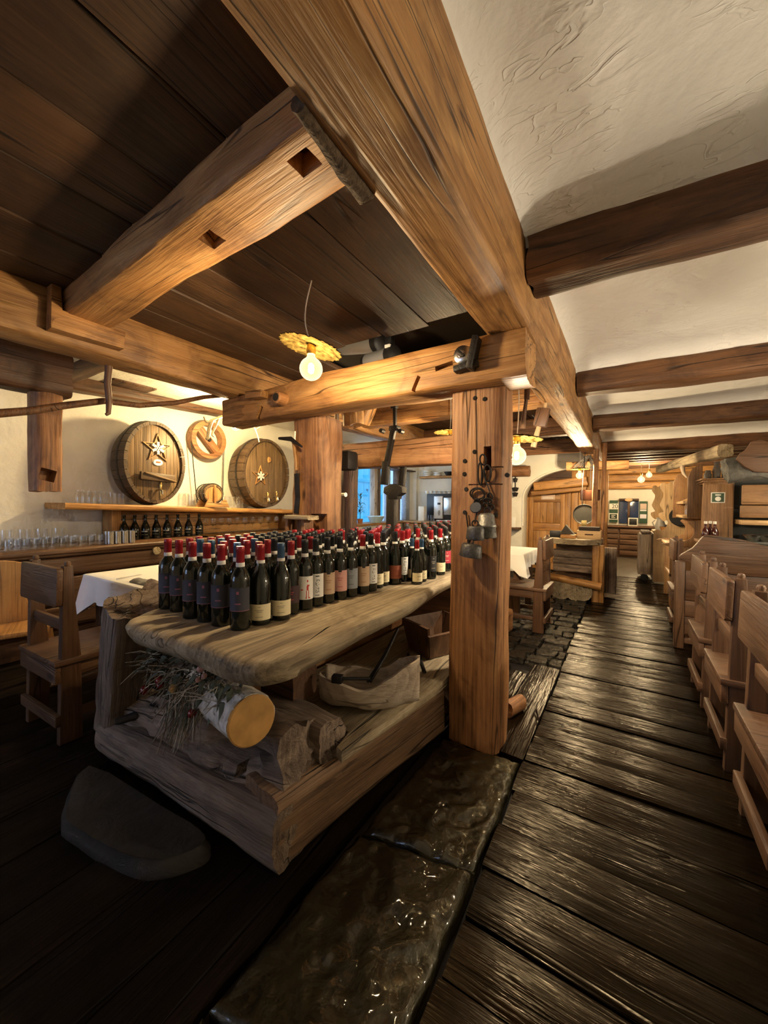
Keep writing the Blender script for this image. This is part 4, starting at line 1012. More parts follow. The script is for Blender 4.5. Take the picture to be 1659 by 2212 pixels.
for a in ((1043, 993, 6, 10), (1031, 1066, 15, 11), (1033, 1069, 13, 12), (1053, 1022, 7, 16), (1037, 1024, 4, 22), (1053, 1082, 8, 5), (1058, 1072, 5, 6), (1049, 1092, 5, 5), (1062, 1095, 4, 5), (1031, 1087, 6, 8)): ringlink(*a)
c = at(1028, 1096, Y=PY - .13); lathe('disc', [(0, .004), (.028, .004), (.032, 0), (.028, -.004), (0, -.004)], plain('dark_blue_disc', (.012, .016, .035), .5), ch, T(*c) @ RX(R(72)), 18)
# loose stone lump at the post foot
p = at(1106, 1545, Z=.02); tag(timber('wood_chock', (p.x - .03, p.y, .045), (p.x + .02, p.y + .14, .045), .07, .09, 'post', None, .012, .03, 8, seed=61), 'small worn wooden chock beside the post foot', 'block')
# ================================================================== LEFT SIDE: BAR, BARRELS, TABLE
CX, CZ = -4.05, .90
bar = thing('bar_counter', 'long wooden bar counter of wide horizontal boards under the barrels', 'counter', (CX, 2, 0))
timber('counter_top', (-4.36, -.8, CZ - .025), (-4.36, 4.45, CZ - .025), .66, .05, 'pine', bar, .004, .015, 60, seed=70)
zs = [at(150, y_, X=CX).z for y_ in (1192, 1202, 1204, 1242, 1246, 1302, 1307, 1352)]
for a, b in ((zs[0] + .02, zs[1]), (zs[2], zs[3]), (zs[4], zs[5]), (zs[6], zs[7])):
    timber('front_board', (CX - .02, -.8, (a + b) / 2), (CX - .02, 4.4, (a + b) / 2), .05, abs(a - b), 'pine', bar, .003, .012, 50, seed=int(a * 100))
bx('plinth', CX - .45, CX - .12, -.8, 4.4, 0, zs[7], wood('brown', 'y'), bar, .004)
bx('carcass', -4.70, CX - .05, -.78, 4.38, zs[7], CZ - .06, wood('brown', 'y'), bar, .004)
q = at(338, 1190, X=CX + .01); lathe('round_plaque', [(0, .016), (.036, .016), (.042, .008), (.042, 0), (0, 0)], wood('slab', 'z'), bar, T(CX + .005, q.y, q.z) @ RY(R(90)), 20)
# wooden back panel, upright and shelf
pnl = thing('wall_shelf', 'thick wooden shelf on the wall carrying the big barrels', 'shelf', (-4.5, 2.6, 1.2))
def shz(y_): return 1.292 - (y_ - 1.4) * .030
timber('shelf_board', (-4.48, 1.36, shz(1.36) - .032), (-4.48, 4.35, shz(4.35) - .032), .50, .06, 'honey', pnl, .005, .018, 50, seed=71)
ya, yb = at(232, 1120, X=-4.6).y, at(252, 1120, X=-4.6).y
bx('shelf_upright', -4.72, -4.50, ya, yb, CZ, 1.215, wood('honey', 'z'), pnl, .006)
for k in range(3): bx('back_board', -4.745, -4.715, yb, 4.35, CZ + .002 + k * .105, CZ + .103 + k * .105, wood('honey', 'y'), pnl, .004)
bx('shelf_upright', -4.72, -4.35, 4.27, 4.33, CZ, 1.17, wood('honey', 'z'), pnl, .006)

def barrel(name, label, yc, zc, hw, hh, xf, depth, star, scs, extra):
    """oval barrel lying with its head towards the room (+x)"""
    t = thing(name, label, 'barrel', (xf, yc, zc - hh)); n = 28
    for k in range(n):
        a0, a1 = 2 * PI * k / n + .006, 2 * PI * (k + 1) / n - .006; vs = []; fs = []
        xs = [(-depth, .90), (-depth * .5, 1.0), (-.04, .965), (.0, .955)]
        for (x_, s_) in xs:
            for a in (a0, (a0 + a1) / 2, a1):
                for th in (0, .035): vs.append((x_, (hw * s_ - th) * math.cos(a), (hh * s_ - th) * math.sin(a)))
        for i in range(3):
            o = i * 6
            for (p, q) in ((0, 2), (2, 4)): fs.append((o + p, o + q, o + q + 6, o + p + 6)); fs.append((o + p + 1, o + p + 7, o + q + 7, o + q + 1))
            fs.append((o, o + 6, o + 7, o + 1)); fs.append((o + 4, o + 5, o + 11, o + 10))
        for o in (0, 18): fs += [(o, o + 1, o + 3, o + 2), (o + 2, o + 3, o + 5, o + 4)]
        mesh('stave', vs, fs, wood('stave', 'x'), t, T(xf, yc, zc), 40)
    m = 7; hwi, hhi = hw * .955 - .034, hh * .955 - .034
    for k in range(m):
        y0, y1 = -hwi + 2 * hwi * k / m + .0012, -hwi + 2 * hwi * (k + 1) / m - .0012; pts = []
        for y_ in [y0 + (y1 - y0) * j / 4 for j in range(5)]: pts.append((y_, hhi * math.sqrt(max(.0, 1 - (y_ / hwi) ** 2)) if abs(y_) < hwi else 0))
        pts += [(y_, -z_) for y_, z_ in reversed(pts)]
        pts = [p for i, p in enumerate(pts) if i == 0 or (abs(p[0] - pts[i - 1][0]) + abs(p[1] - pts[i - 1][1])) > 1e-5]
        prism('head_board', pts, .025, wood('barrel', 'z'), t, T(xf - .045, yc, zc) @ RZ(R(90)), .0015)
    ring_prism('iron_hoop', [(hw * .995 * math.cos(2 * PI * k / 40), hh * .995 * math.sin(2 * PI * k / 40)) for k in range(40)], [(hw * .96 * math.cos(2 * PI * k / 40), hh * .96 * math.sin(2 * PI * k / 40)) for k in range(40)], .05, IRON, t, T(xf - .14, yc, zc) @ RZ(R(90)))
    for fn in extra: fn(t)
    return t
def star(yc, zc, x_, r_, label):
    s_ = thing('straw_star', label, 'ornament', (x_, yc, zc))
    pt = lambda rr: [(rr * (1 if k % 2 == 0 else .40) * math.sin(PI * k / 5), rr * (1 if k % 2 == 0 else .40) * math.cos(PI * k / 5)) for k in range(10)]
    ring_prism('star_frame', pt(r_), pt(r_ * .86), .014, wood('honey', 'x'), s_, T(x_, yc, zc) @ RZ(R(90)))
    f = MB(); rr = r_ * .40
    for k in range(6):
        M = RX(R(60 * k)); f.box((0, 0, rr * .5), (.008, rr * .16, rr), M)
        for u, w in ((.5, .34), (.78, .30)):
            for sg in (-1, 1): f.box((0, sg * w * rr * .42, rr * u + w * rr * .3), (.008, rr * .13, rr * w * 1.1), M @ T(0, 0, 0))
    f.build('snowflake', WHITE, s_, T(x_ + .012, yc, zc))
def tap(px_, py_, X_, parent):
    q = at(px_, py_, X=X_); lathe('tap_stem', [(0, -.06), (.011, -.06), (.013, -.02), (.010, .0), (.016, .012), (.012, .03), (.017, .05), (.010, .075), (0, .08)], BRASS, parent, T(X_ + .06, q.y, q.z), 12)
    tube('tap_spout', [(X_ - .03, q.y, q.z), (X_ + .04, q.y, q.z), (X_ + .09, q.y, q.z - .01), (X_ + .095, q.y, q.z - .05)], .010, STEEL, parent, 8)
XF = -4.30
y1_, z1_ = at(338, 1000, X=XF).y, (at(345, 908, X=XF).z + shz(2.15)) / 2
def b1x(t):
    q = at(340, 1031, X=XF); box('latch_board', (XF + .012, q.y, q.z), (.04, .36, .085), 'stave', t, .006, RX(R(-3)))
    box('latch_bar', (XF + .035, q.y + .02, q.z), (.03, .34, .018), 'barrel', t, .004, RX(R(-14)))
    q = at(344, 999, X=XF); pl = lathe('oval_plaque', [(0, .012), (.04, .011), (.045, 0), (0, 0)], WHITE, t, T(XF - .03, q.y, q.z) @ RY(R(90)) @ Matrix.Diagonal((.82, 1.2, 1, 1)), 22)
    box('red_mark', (XF - .016, q.y, q.z + .004), (.006, .045, .016), plain('sign_red', (.5, .09, .03), .6), pl, .002)
    tap(341, 1058, XF - .02, t)
barrel('wine_cask', 'large oval cask with white snowflake star above a latch board', y1_, z1_, .335, (at(345, 908, X=XF).z - shz(2.15)) / 2, XF, .34, None, None, [b1x])
q = at(343, 968, X=XF); star(q.y, q.z, XF - .022, .165, 'wooden star with snowflake on the cask with the latch board')
y2_ = at(578, 1020, X=XF).y; ht2 = (at(572, 944, X=XF).z - shz(3.6)) / 2
def b2x(t):
    q = at(584, 993, X=XF); lathe('bung', [(0, .02), (.022, .018), (.028, 0), (0, 0)], wood('honey', 'z'), t, T(XF - .03, q.y, q.z) @ RY(R(90)) @ Matrix.Diagonal((1.6, 1, 1, 1)), 14)
    tap(572, 1075, XF - .02, t); tap(591, 1073, XF - .02, t)
barrel('wine_cask', 'large oval cask with star and two taps next to the press post', y2_, shz(3.6) + ht2, .43, ht2, XF, .34, None, None, [b2x])
q = at(565, 1028, X=XF); star(q.y, q.z, XF - .022, .15, 'wooden star with snowflake on the cask with two taps')
# small keg on a stand
q = at(458, 1063, X=-4.32); keg = thing('small_keg', 'small keg on a wooden cradle between the two casks', 'keg', (-4.32, q.y, shz(q.y)))
KM = T(-4.32, q.y, shz(q.y) + .165) @ RZ(R(-12)) @ RY(R(90))
for k in range(16):
    a0, a1 = 2 * PI * k / 16 + .01, 2 * PI * (k + 1) / 16 - .01; vs = []; fs = []
    for (z_, r_) in ((-.2, .105), (-.1, .128), (0, .125), (.05, .112)):
        for a in (a0, (a0 + a1) / 2, a1): vs += [(r_ * math.cos(a), r_ * math.sin(a), z_), ((r_ - .015) * math.cos(a), (r_ - .015) * math.sin(a), z_)]
    for i in range(3):
        o = i * 6
        for (p, r_) in ((0, 2), (2, 4)): fs += [(o + p, o + r_, o + r_ + 6, o + p + 6), (o + p + 1, o + p + 7, o + r_ + 7, o + r_ + 1)]
        fs += [(o, o + 6, o + 7, o + 1), (o + 4, o + 5, o + 11, o + 10)]
    for o in (0, 18): fs += [(o, o + 1, o + 3, o + 2), (o + 2, o + 3, o + 5, o + 4)]
    mesh('stave', vs, fs, wood('barrel', 'z'), keg, KM, 40)
lathe('keg_head', [(0, .04), (.1, .04), (.1, .02), (0, .02)], wood('honey', 'x'), keg, KM, 24)
for z_ in (-.17, -.06, .015): lathe('hoop', [(.122, z_ - .012), (.131, z_ - .012), (.131, z_ + .012), (.122, z_ + .012)], IRON, keg, KM, 24)
lathe('wooden_tap', [(0, -.10), (.010, -.10), (.012, -.03), (.016, 0), (.012, .06), (.010, .12), (0, .125)], wood('honey', 'z'), keg, T(-4.245, q.y - .01, shz(q.y) + .15), 12)
for dx in (-.12, .06): prism('cradle', [(-.15, 0), (.15, 0), (.11, .09), (.085, .095), (.05, .055), (-.05, .055), (-.085, .095), (-.11, .09)], .03, wood('honey', 'x'), keg, T(-4.32 + dx + .04, q.y, shz(q.y)) @ RZ(R(78)), .004)
# pulley wheel on the wall
q = at(452, 950, X=-4.62); wh = thing('wall_pulley', 'wooden pulley wheel with a crossbar hung on the wall', 'pulley', (-4.68, q.y, q.z - .25))
n = 40; ring_prism('rim', [(.245 * math.cos(2 * PI * k / n), .245 * math.sin(2 * PI * k / n)) for k in range(n)], [(.185 * math.cos(2 * PI * k / n), .185 * math.sin(2 * PI * k / n)) for k in range(n)], .10, wood('post', 'x'), wh, T(-4.66, q.y, q.z) @ RZ(R(90)))
box('crossbar', (-4.655, q.y, q.z), (.06, .40, .10), 'post', wh, .006, RX(R(-48)))
lathe('hub', [(0, .05), (.022, .05), (.026, .03), (.026, 0), (0, 0)], IRON, wh, T(-4.65, q.y, q.z) @ RY(R(90)), 14)
for s_, px2 in ((-.235, 424), (.235, 480)):
    e = at(px2 if s_ < 0 else 478, 1040, X=-4.66); tube('cord', [(-4.64, q.y + s_, q.z - .05), (-4.64, e.y, 1.28)], .006, BLACK, wh, 6)

# ---- glassware
TUM = mesh_data('tumbler', *lathe_data([(0, .0), (.028, 0), (.031, .004), (.036, .095), (.0345, .095), (.029, .010), (0, .010)], 14), GLASS)
GOB = mesh_data('wine_glass', *lathe_data([(0, 0), (.030, 0), (.031, .003), (.006, .008), (.0045, .07), (.010, .080), (.028, .10), (.033, .125), (.029, .165), (.0275, .165), (.031, .125), (.026, .102), (0, .085)], 14), GLASS)
JAR = mesh_data('glass_jar', *lathe_data([(0, 0), (.038, 0), (.040, .004), (.040, .10), (.032, .115), (.034, .13), (.032, .13), (.030, .115), (.037, .10), (.036, .008), (0, .008)], 14), GLASS)
MUG = mesh_data('beer_mug', *lathe_data([(0, 0), (.040, 0), (.042, .01), (.040, .13), (.037, .13), (.038, .015), (0, .015)], 14), GLASS)
def glass(name, data, x, y, z, label, group, sc=1.0, rz=0):
    return tag(link(name, data, T(x, y, z) @ RZ(rz) @ Matrix.Scale(sc, 4)), label, 'glass', group)
rg = random.Random(4)
for r_ in range(3):
    for k in range(12):
        p = at(6 + k * 20.5 + r_ * 6 + rg.uniform(-1, 1), 1100, X=-4.14 - r_ * .11)
        glass('tumbler', TUM, -4.14 - r_ * .11, p.y, CZ, 'clear tumbler among the crowd of glasses on the bar counter', 'tumblers on the bar counter', rg.uniform(.88, .98))
for k in range(4):
    p = at(12 + k * 38, 1100, X=-4.46); glass('beer_mug', MUG, -4.46, p.y, CZ, 'tall clear mug behind the tumblers on the bar counter', 'mugs behind the tumblers', 1.2)
for k in range(11):
    p = at(444 + k * 17, 1100, X=-4.5 + .06 * (k % 2)); glass('wine_glass', GOB, -4.5 + .06 * (k % 2), p.y, CZ, 'stemmed wine glass standing under the barrel shelf', 'wine glasses under the shelf', 1.25)
for k in range(6):
    p = at(172 + k * 12.5, 1060, X=-4.40 - .09 * (k % 2)); glass('amber_glass', JAR, -4.40 - .09 * (k % 2), p.y, shz(p.y), 'amber-lit glass in the cluster at the shelf end', 'amber glasses at the shelf end', .95)
for px_ in (243, 261):
    p = at(px_, 1060, X=-4.4); glass('tumbler', TUM, -4.4, p.y, shz(p.y), 'clear tumbler on the shelf beside the latch cask', 'tumblers beside the latch cask', 1.15)
for px_, dx, d_ in ((393, .02, JAR), (402, -.10, JAR), (413, .03, MUG), (415, -.14, MUG), (492, .02, MUG), (500, -.10, JAR), (510, .03, JAR), (518, -.08, JAR)):
    p = at(px_, 1060, X=-4.36 + dx); glass('glass_jug', d_, -4.36 + dx, p.y, shz(p.y), 'clear glass jug on the shelf next to the small keg', 'glass jugs next to the keg', 1.15)
p = at(249, 1150, X=-4.15); sc_ = thing('steel_tumblers', 'stack of steel beakers at the end of the glasses', 'beakers', (-4.15, p.y, CZ))
for k in range(4):
    for j in range(2): lathe('beaker', [(0, 0), (.026, 0), (.03, .003), (.030, .12), (.027, .12), (.027, .006), (0, .006)], STEEL, sc_, T(-4.19 + .062 * j, p.y - .05 + .062 * k, CZ), 14)
# row of dark swing-top bottles with white script
DB = mesh_data('dark_bottle', *lathe_data([(0, 0), (.036, 0), (.040, .004), (.041, .085), (.036, .12), (.022, .155), (.014, .175), (.0125, .215), (.015, .22), (.015, .235), (0, .237)], 18), BOT)
sq = MB(); rs_ = random.Random(2)
for row, (zz, n_) in enumerate(((.075, 7), (.045, 5))):
    for k in range(n_):
        a = R(-34 + 68 * k / (n_ - 1)); h_ = rs_.uniform(.006, .013) if row == 0 else .004; sq.add(*patch(.0412, zz - h_ / 2, zz + h_ / 2, R(5.5), 2, .0004, a))
SCR = mesh_data('white_script', sq.v, sq.f, WHITE)
for k in range(8):
    p = at(268 + k * 23.2, 1100, X=-4.46); o_ = tag(link('dark_bottle', DB, T(-4.46, p.y, CZ) @ RZ(R(-42)) @ Matrix.Scale(1.12, 4)), 'dark round-shouldered bottle with white script under the shelf', 'bottle', 'dark bottles under the shelf')
    c_ = bpy.data.objects.new('white_script', SCR); COL.objects.link(c_); c_.parent = o_; c_['kind'] = 'stuff'
p = at(458, 1162, X=-4.2); tag(lathe('serving_plate', [(0, .004), (.11, .006), (.15, .018), (.152, .021), (.11, .012), (0, .010)], BRASS, None, T(-4.2, p.y, CZ), 28), 'gilded plate lying on the bar behind the bottles', 'plate')

# ---- table with white cloth
def cloth_table(x0, x1, y0, y1, z, label_t, label_c, drop=.22, seed=0, corner=.14):
    t = thing('dining_table', label_t, 'table', ((x0 + x1) / 2, (y0 + y1) / 2, 0))
    bx('table_top', x0 + .015, x1 - .015, y0 + .015, y1 - .015, z - .045, z - .006, 'pine', t, .006)
    for a in (x0 + .09, x1 - .09):
        for b in (y0 + .09, y1 - .09): bx('leg', a - .035, a + .035, b - .035, b + .035, 0, z - .045, 'pine', t, .006)
    per = []; n = 26
    for (a, b) in (((x0, y0), (x1, y0)), ((x1, y0), (x1, y1)), ((x1, y1), (x0, y1)), ((x0, y1), (x0, y0))):
        for k in range(n): u = k / n; per.append((a[0] + (b[0] - a[0]) * u, a[1] + (b[1] - a[1]) * u, min(u, 1 - u) if u > 0 else 0.0))
    cx, cy = (x0 + x1) / 2, (y0 + y1) / 2; vs = []; fs = []; m = len(per)
    for i, (sx, zz) in enumerate(((.3, 0), (.8, 0), (.985, 0), (1.0, -.004), (1.006, -.02), (0, .35), (0, .7), (0, 1.0))):
        for k, (x, y, e) in enumerate(per):
            if i < 5: vs.append((cx + (x - cx) * sx, cy + (y - cy) * sx, z + zz))
            else:
                cor = max(0, 1 - e / .16); out = V((x - cx, y - cy, 0)); ox = out.x / abs(x1 - x0) * 2; oy = out.y / abs(y1 - y0) * 2
                side = V((ox if abs(ox) > .97 else 0, oy if abs(oy) > .97 else 0, 0)); side = side.normalized() if side.length else V((0, 0, 0))
                wv = .018 * math.sin(k * .9 + seed) * (1 - cor) + cor * .07; dd = drop + corner * cor
                vs.append((x + side.x * (wv * zz + .008), y + side.y * (wv * zz + .008), z - .02 - dd * zz))
    for i in range(7):
        for k in range(m): a = i * m + k; b = i * m + (k + 1) % m; fs.append((a, b, b + m, a + m))
    fs.append(tuple(range(m)))
    tag(mesh('tablecloth', vs, fs, CLOTH, None, None, 60), label_c, 'tablecloth')
    return t
cloth_table(-3.46, -2.41, 1.22, 2.0, .755, 'wooden dining table under white cloth between bar and press', 'white cloth hanging with pointed corners on the table beside the bar', .17, 1)
# napkin and cutlery
q = at(312, 1255, Z=.77); nk = []
for i in range(9):
    for j in range(5):
        u, v = i / 8, j / 4; nk.append((q.x - .11 + .22 * u, q.y - .045 + .10 * v, .757 + .022 * math.sin(PI * min(1, v * 1.2)) * (.75 + .25 * math.sin(u * 9)) + .006))
nf = [(i * 5 + j, (i + 1) * 5 + j, (i + 1) * 5 + j + 1, i * 5 + j + 1) for i in range(8) for j in range(4)]
o_ = len(nk); nk += [(x, y, .7555) for x, y, z_ in nk]; rim = [i * 5 for i in range(9)] + [40 + j for j in range(1, 5)] + [i * 5 + 4 for i in range(7, -1, -1)] + [j for j in range(3, 0, -1)]
nf += [(rim[k], rim[k] + o_, rim[(k + 1) % len(rim)] + o_, rim[(k + 1) % len(rim)]) for k in range(len(rim))]
tag(mesh('napkin', nk, nf, GREYCLOTH, None, None, 60), 'folded grey napkin on the white cloth by the bar', 'napkin')
def cutlery(name, a, b, label, kind):
    a, b = at(*a, Z=.757), at(*b, Z=.757); M, ln = frame(a, b); t = thing(name, label, kind, a)
    box('handle', M @ V((ln * .25, 0, .004)), (ln * .5, .014, .005), STEEL, t, .002, M.to_quaternion().to_matrix().to_4x4())
    if kind == 'knife': box('blade', M @ V((ln * .75, 0, .004)), (ln * .5, .020, .002), STEEL, t, .0008, M.to_quaternion().to_matrix().to_4x4())
    else:
        box('neck', M @ V((ln * .62, 0, .004)), (ln * .25, .006, .004), STEEL, t, .001, M.to_quaternion().to_matrix().to_4x4())
        for k in (-1, 0, 1): box('tine', M @ V((ln * .87, k * .007, .004)), (ln * .26, .003, .003), STEEL, t, .001, M.to_quaternion().to_matrix().to_4x4())
cutlery('fork', (252, 1252), (305, 1242), 'steel fork on the far side of the grey napkin', 'fork')
cutlery('knife', (300, 1276), (352, 1265), 'steel knife on the near side of the grey napkin', 'knife')

# ---- carved alpine chairs (local: back at y=0, facing +y)
def make_chair(label):
    t = thing('wooden_chair', label, 'chair')
    hw = .235
    for s_ in (-1, 1):
        prism('back_post', [(-.03, 0), (.075, 0), (.07, .46), (.042, .80), (.036, .955), (-.006, .955), (-.012, .80), (-.02, .46)], .045, wood('pine', 'z'), t, T(s_ * (hw - .022), 0, 0) @ RZ(R(90)), .005)
        lathe('finial', [(0, .02), (.012, .016), (.016, .006), (.012, -.01), (0, -.01)], wood('pine', 'z'), t, T(s_ * (hw - .022), .018, .962), 10)
        bx('front_leg', s_ * hw - s_ * .05, s_ * hw, .38, .43, 0, .425, 'pine', t, .006)
        bx('side_rail', s_ * hw - s_ * .035, s_ * hw - s_ * .008, .05, .40, .345, .425, 'pine', t, .004)
        bx('side_stretcher', s_ * hw - s_ * .035, s_ * hw - s_ * .008, -.03, .42, .12, .165, 'pine', t, .004)
    bx('seat', -hw - .012, hw + .012, -.055, .45, .425, .458, 'pine', t, .007)
    bx('front_rail', -hw + .03, hw - .03, .385, .41, .345, .425, 'pine', t, .004)
    bx('rear_rail', -hw - .005, hw + .005, -.05, -.022, .335, .425, 'pine', t, .005)
    bx('rear_stretcher', -hw - .005, hw + .005, -.05, -.022, .105, .165, 'pine', t, .005)
    pts = rrect(2 * hw + .02, .205, .018); prism('backrest', pts, .03, wood('pine', 'x'), t, T(0, -.028, .845) @ RX(R(-2)), .005)
    bx('lower_slat', -hw + .03, hw - .03, .0, .022, .60, .66, 'pine', t, .004)
    return t
ch0 = make_chair('pine chair with its back to the press, beside the white-cloth table')
ch0.matrix_basis = T(-2.755, .80, 0) @ RZ(R(2)); WM[ch0.name] = ch0.matrix_basis
def chair(x, y, rz, label, group): return dup(ch0, T(x, y, 0) @ RZ(rz), None, label, group)
# carved round-backed chair at the bar
rc = thing('carved_chair', 'carved chair with rounded back board standing at the bar', 'chair', (-3.62, .72, 0))
q = at(20, 1300, X=-3.62)
prism('backrest', [(-.2, .42), (.2, .42), (.16, .62), (.21, .80)] + [(.21 * math.cos(R(a)), .80 + .09 * math.sin(R(a))) for a in range(15, 180, 15)] + [(-.21, .80), (-.16, .62)], .035, wood('honey', 'z'), rc, T(-3.66, .78, 0) @ RZ(R(70)), .006)
box('seat', (-3.50, .83, .44), (.42, .40, .035), 'honey', rc, .012, RZ(R(-20)))
for dx, dy in ((-.16, -.13), (.15, -.16), (-.12, .17), (.17, .14)): timber('leg', (-3.50 + dx * 1.25, .83 + dy * 1.25, 0), (-3.50 + dx, .83 + dy, .43), .045, .045, 'honey', rc, .002, .012, 5, (0, 1, 0), 1)

# ---- hanging post with mortise, pole and hook
a, b = at(98, 800, X=-3.35), at(95, 1062, X=-3.35)
hp = timber('hanging_post', (-3.35, a.y, 2.53), (-3.35, b.y + .01, b.z), .185, .19, 'post', None, .012, .07, 26, (1, 0, 0), 80, (1.02, .9))
tag(hp, 'stubby red-brown post end with square mortise hanging from the girder', 'post')
q = at(106, 1026, X=-3.25); cut(hp, [((-3.25, q.y, q.z), (.28, .085, .08), RX(R(-14)))])
pole = [at(x_, y_, X=-2.72) for x_, y_ in ((-40, 896), (60, 888), (140, 876), (225, 866), (300, 876), (380, 870), (440, 858), (496, 853))]
tag(tube('drying_pole', pole, [.022, .021, .020, .019, .017, .016, .015, .014], wood('joist', 'x'), None, 10), 'crooked thin pole hung level below the purlin', 'pole')
hk_ = [at(x_, y_, X=-2.64) for x_, y_ in ((234, 780), (235, 794), (232, 830), (236, 868), (234, 893), (229, 896))]
tag(tube('wooden_hook', hk_, [.022, .02, .018, .017, .013, .009], wood('pine', 'z'), None, 10), 'natural branch hook holding the crooked pole', 'hook')

# ---- antler lamp before the barrel wall
bq = at(509, 921, X=-3.72)
al = thing('antler_lamp', 'antler chandelier with a glowing globe bulb before the wheel', 'lamp', bq)
lathe('bulb', [(0, -.05)] + [(.05 * math.sin(R(a)), -.05 * math.cos(R(a))) for a in range(20, 161, 20)] + [(.018, .06)], bulbglass(), al, T(*bq), 20)
lathe('filament', [(0, -.024), (.012, -.016), (.014, 0), (.012, .02), (0, .028)], FIL, al, T(*bq), 10)
lathe('socket', [(.0, .055), (.022, .055), (.022, .10), (0, .10)], BRASS, al, T(*bq), 12)
point('antler_light', bq, LAMP * 2.6, (1, .75, .38))
HORN = plain('antler', (.62, .52, .30), .55, 0, .3, 40, .2)
def ant(*pp, r0=.018, r1=.006):
    pts = smoothline([tuple(at(x_, y_, X=X_)) for x_, y_, X_ in pp], 4, False); n_ = len(pts)
    tube('antler', [V(p) for p in pts], [r0 + (r1 - r0) * k / (n_ - 1) for k in range(n_)], HORN, al, 8)
ant((505, 898, -3.72), (480, 900, -3.66), (458, 908, -3.6), (446, 912, -3.56), (440, 900, -3.55))
ant((458, 908, -3.6), (452, 925, -3.58), (449, 945, -3.56), (445, 948, -3.56), r0=.02, r1=.014)
ant((472, 904, -3.64), (466, 920, -3.62), (458, 938, -3.6), (463, 944, -3.6), r0=.014)
ant((510, 900, -3.72), (535, 912, -3.8), (548, 920, -3.84), (556, 938, -3.86), (560, 955, -3.86))
ant((548, 920, -3.84), (553, 912, -3.84), (556, 905, -3.84), r0=.012)
ant((552, 928, -3.85), (562, 922, -3.85), (566, 914, -3.85), r0=.012)
tube('hanging_cord', [bq + V((0, 0, .09)), bq + V((0, 0, .5))], .005, CORD, al, 6)

# ---- tools on the rear-left press post
hm = thing('mason_hammer', 'old hammer hung on the press post next to the cask', 'hammer', at(632, 960, Y=2.02))
tube('head', [at(603, 947, Y=2.0), at(628, 948, Y=1.99), at(652, 965, Y=1.98)], [.010, .018, .008], IRON, hm, 8)
tube('handle', [at(634, 955, Y=2.005), at(639, 990, Y=2.005), at(641, 1016, Y=2.005)], .014, wood('honey', 'z'), hm, 8)
ax_ = thing('hay_knife', 'long iron hay knife hung on the press post below the hammer', 'tool', at(642, 1090, Y=2.01))
strap('blade', [(641, 1024), (643, 1075), (640, 1108)], .045, .012, IRON, ax_, 2.005)
q = at(655, 1135, Y=1.97); bs = thing('bracket_shelf', 'small rough bracket shelf on the press post', 'bracket', q)
a, b = at(618, 1117, Y=1.93), at(668, 1119, Y=1.93); timber('shelf_board', (a.x, 1.97, a.z), (b.x, 1.97, b.z), .12, .03, 'slab', bs, .006, .008, 6, seed=84)
for px_ in (625, 660): c_ = at(px_, 1140, Y=1.98); bx('support', c_.x - .015, c_.x + .015, 1.95, 2.02, c_.z - .09, a.z - .01, 'post', bs, .004)
# ---- silver cylinder spotlights under the boards behind the screw beam
for (xa, ya_, xb_, yb2, r_, lb) in ((742, 745, 815, 738, .075, 'silver cylinder spotlight with black end cap above the screw beam'), (796, 782, 842, 768, .055, 'shorter silver cylinder spotlight tucked beside its twin')):
    dy_ = .0 if r_ > .06 else -.17; a, b = at(xa, ya_, Y=2.36 + dy_ * .6), at(xb_, yb2, Y=2.28 + dy_ * .6); t = thing('spotlight', lb, 'spotlight', a); M, ln = frame(a, b)
    Mz = M @ RY(R(90))
    lathe('housing', [(0, 0), (r_, 0), (r_, ln), (0, ln)], plain('silver_case', (.42, .43, .45), .4, .6), t, Mz, 24)
    lathe('end_cap', [(r_ * .9, ln - .002), (r_ * 1.08, ln), (r_ * 1.08, ln + .05), (r_ * .8, ln + .06), (0, ln + .055)], BLACK, t, Mz, 24)
    lathe('end_cap', [(0, -.03), (r_ * .95, -.03), (r_ * 1.04, -.02), (r_ * 1.04, .005)], BLACK, t, Mz, 24)
    box('bracket', a + (b - a) * (.5 if r_ > .06 else 1.0) + V((0, 0, r_ + .04)), (.05, .05, .11), BLACK, t, .004)
    box('label_plate', M @ V((ln + .03, -r_ * .75, r_ * .75)), (.04, .03, .02), WHITE, t, .002)
# ================================================================== BACK: COFFEE CORNER, ARCHED DOOR, PEDESTAL, FAR END
# second press bed / table behind the post
cloth_table(-1.78, -.96, 4.45, 5.25, .755, 'wooden dining table under a white cloth behind the press', 'white cloth on the table beyond the carved post', .15, 2, .09)
p = at(1126, 1203, Z=.76); p2 = at(1155, 1204, Z=.76)
kn = thing('table_knife', 'steel knife lying on the white cloth beyond the carved post', 'knife', p)
M, ln = frame((-1.52, 4.78, .760), (-1.16, 4.62, .760)); MR = M.to_quaternion().to_matrix().to_4x4()
box('handle', M @ V((.05, 0, .004)), (.10, .016, .006), STEEL, kn, .002, MR); box('blade', M @ V((.16, 0, .004)), (.13, .02, .003), STEEL, kn, .001, MR)
chair(-.72, 4.36, R(90), 'pine chair facing the white-cloth table behind the carved post', None)
# stacked old timbers beside the far side of the press
tl = thing('timber_stack', 'stack of squared timbers on the stone floor behind the carved post', 'timbers', (-1.1, 3.6, 0))
timber('timber', (-1.10, 4.05, .12), (-1.16, 3.35, .12), .26, .23, 'post', tl, .01, .03, 14, seed=91)
timber('timber', (-1.22, 4.06, .30), (-1.2, 3.35, .30), .22, .13, 'beam', tl, .012, .04, 14, seed=92)
timber('timber', (-1.30, 4.05, .43), (-1.30, 3.4, .43), .16, .12, 'slab', tl, .012, .04, 14, seed=93)
timber('timber', (-.93, 3.36, .20), (-.93, 3.28, .20), .16, .38, 'beam', tl, .008, .02, 6, seed=94)

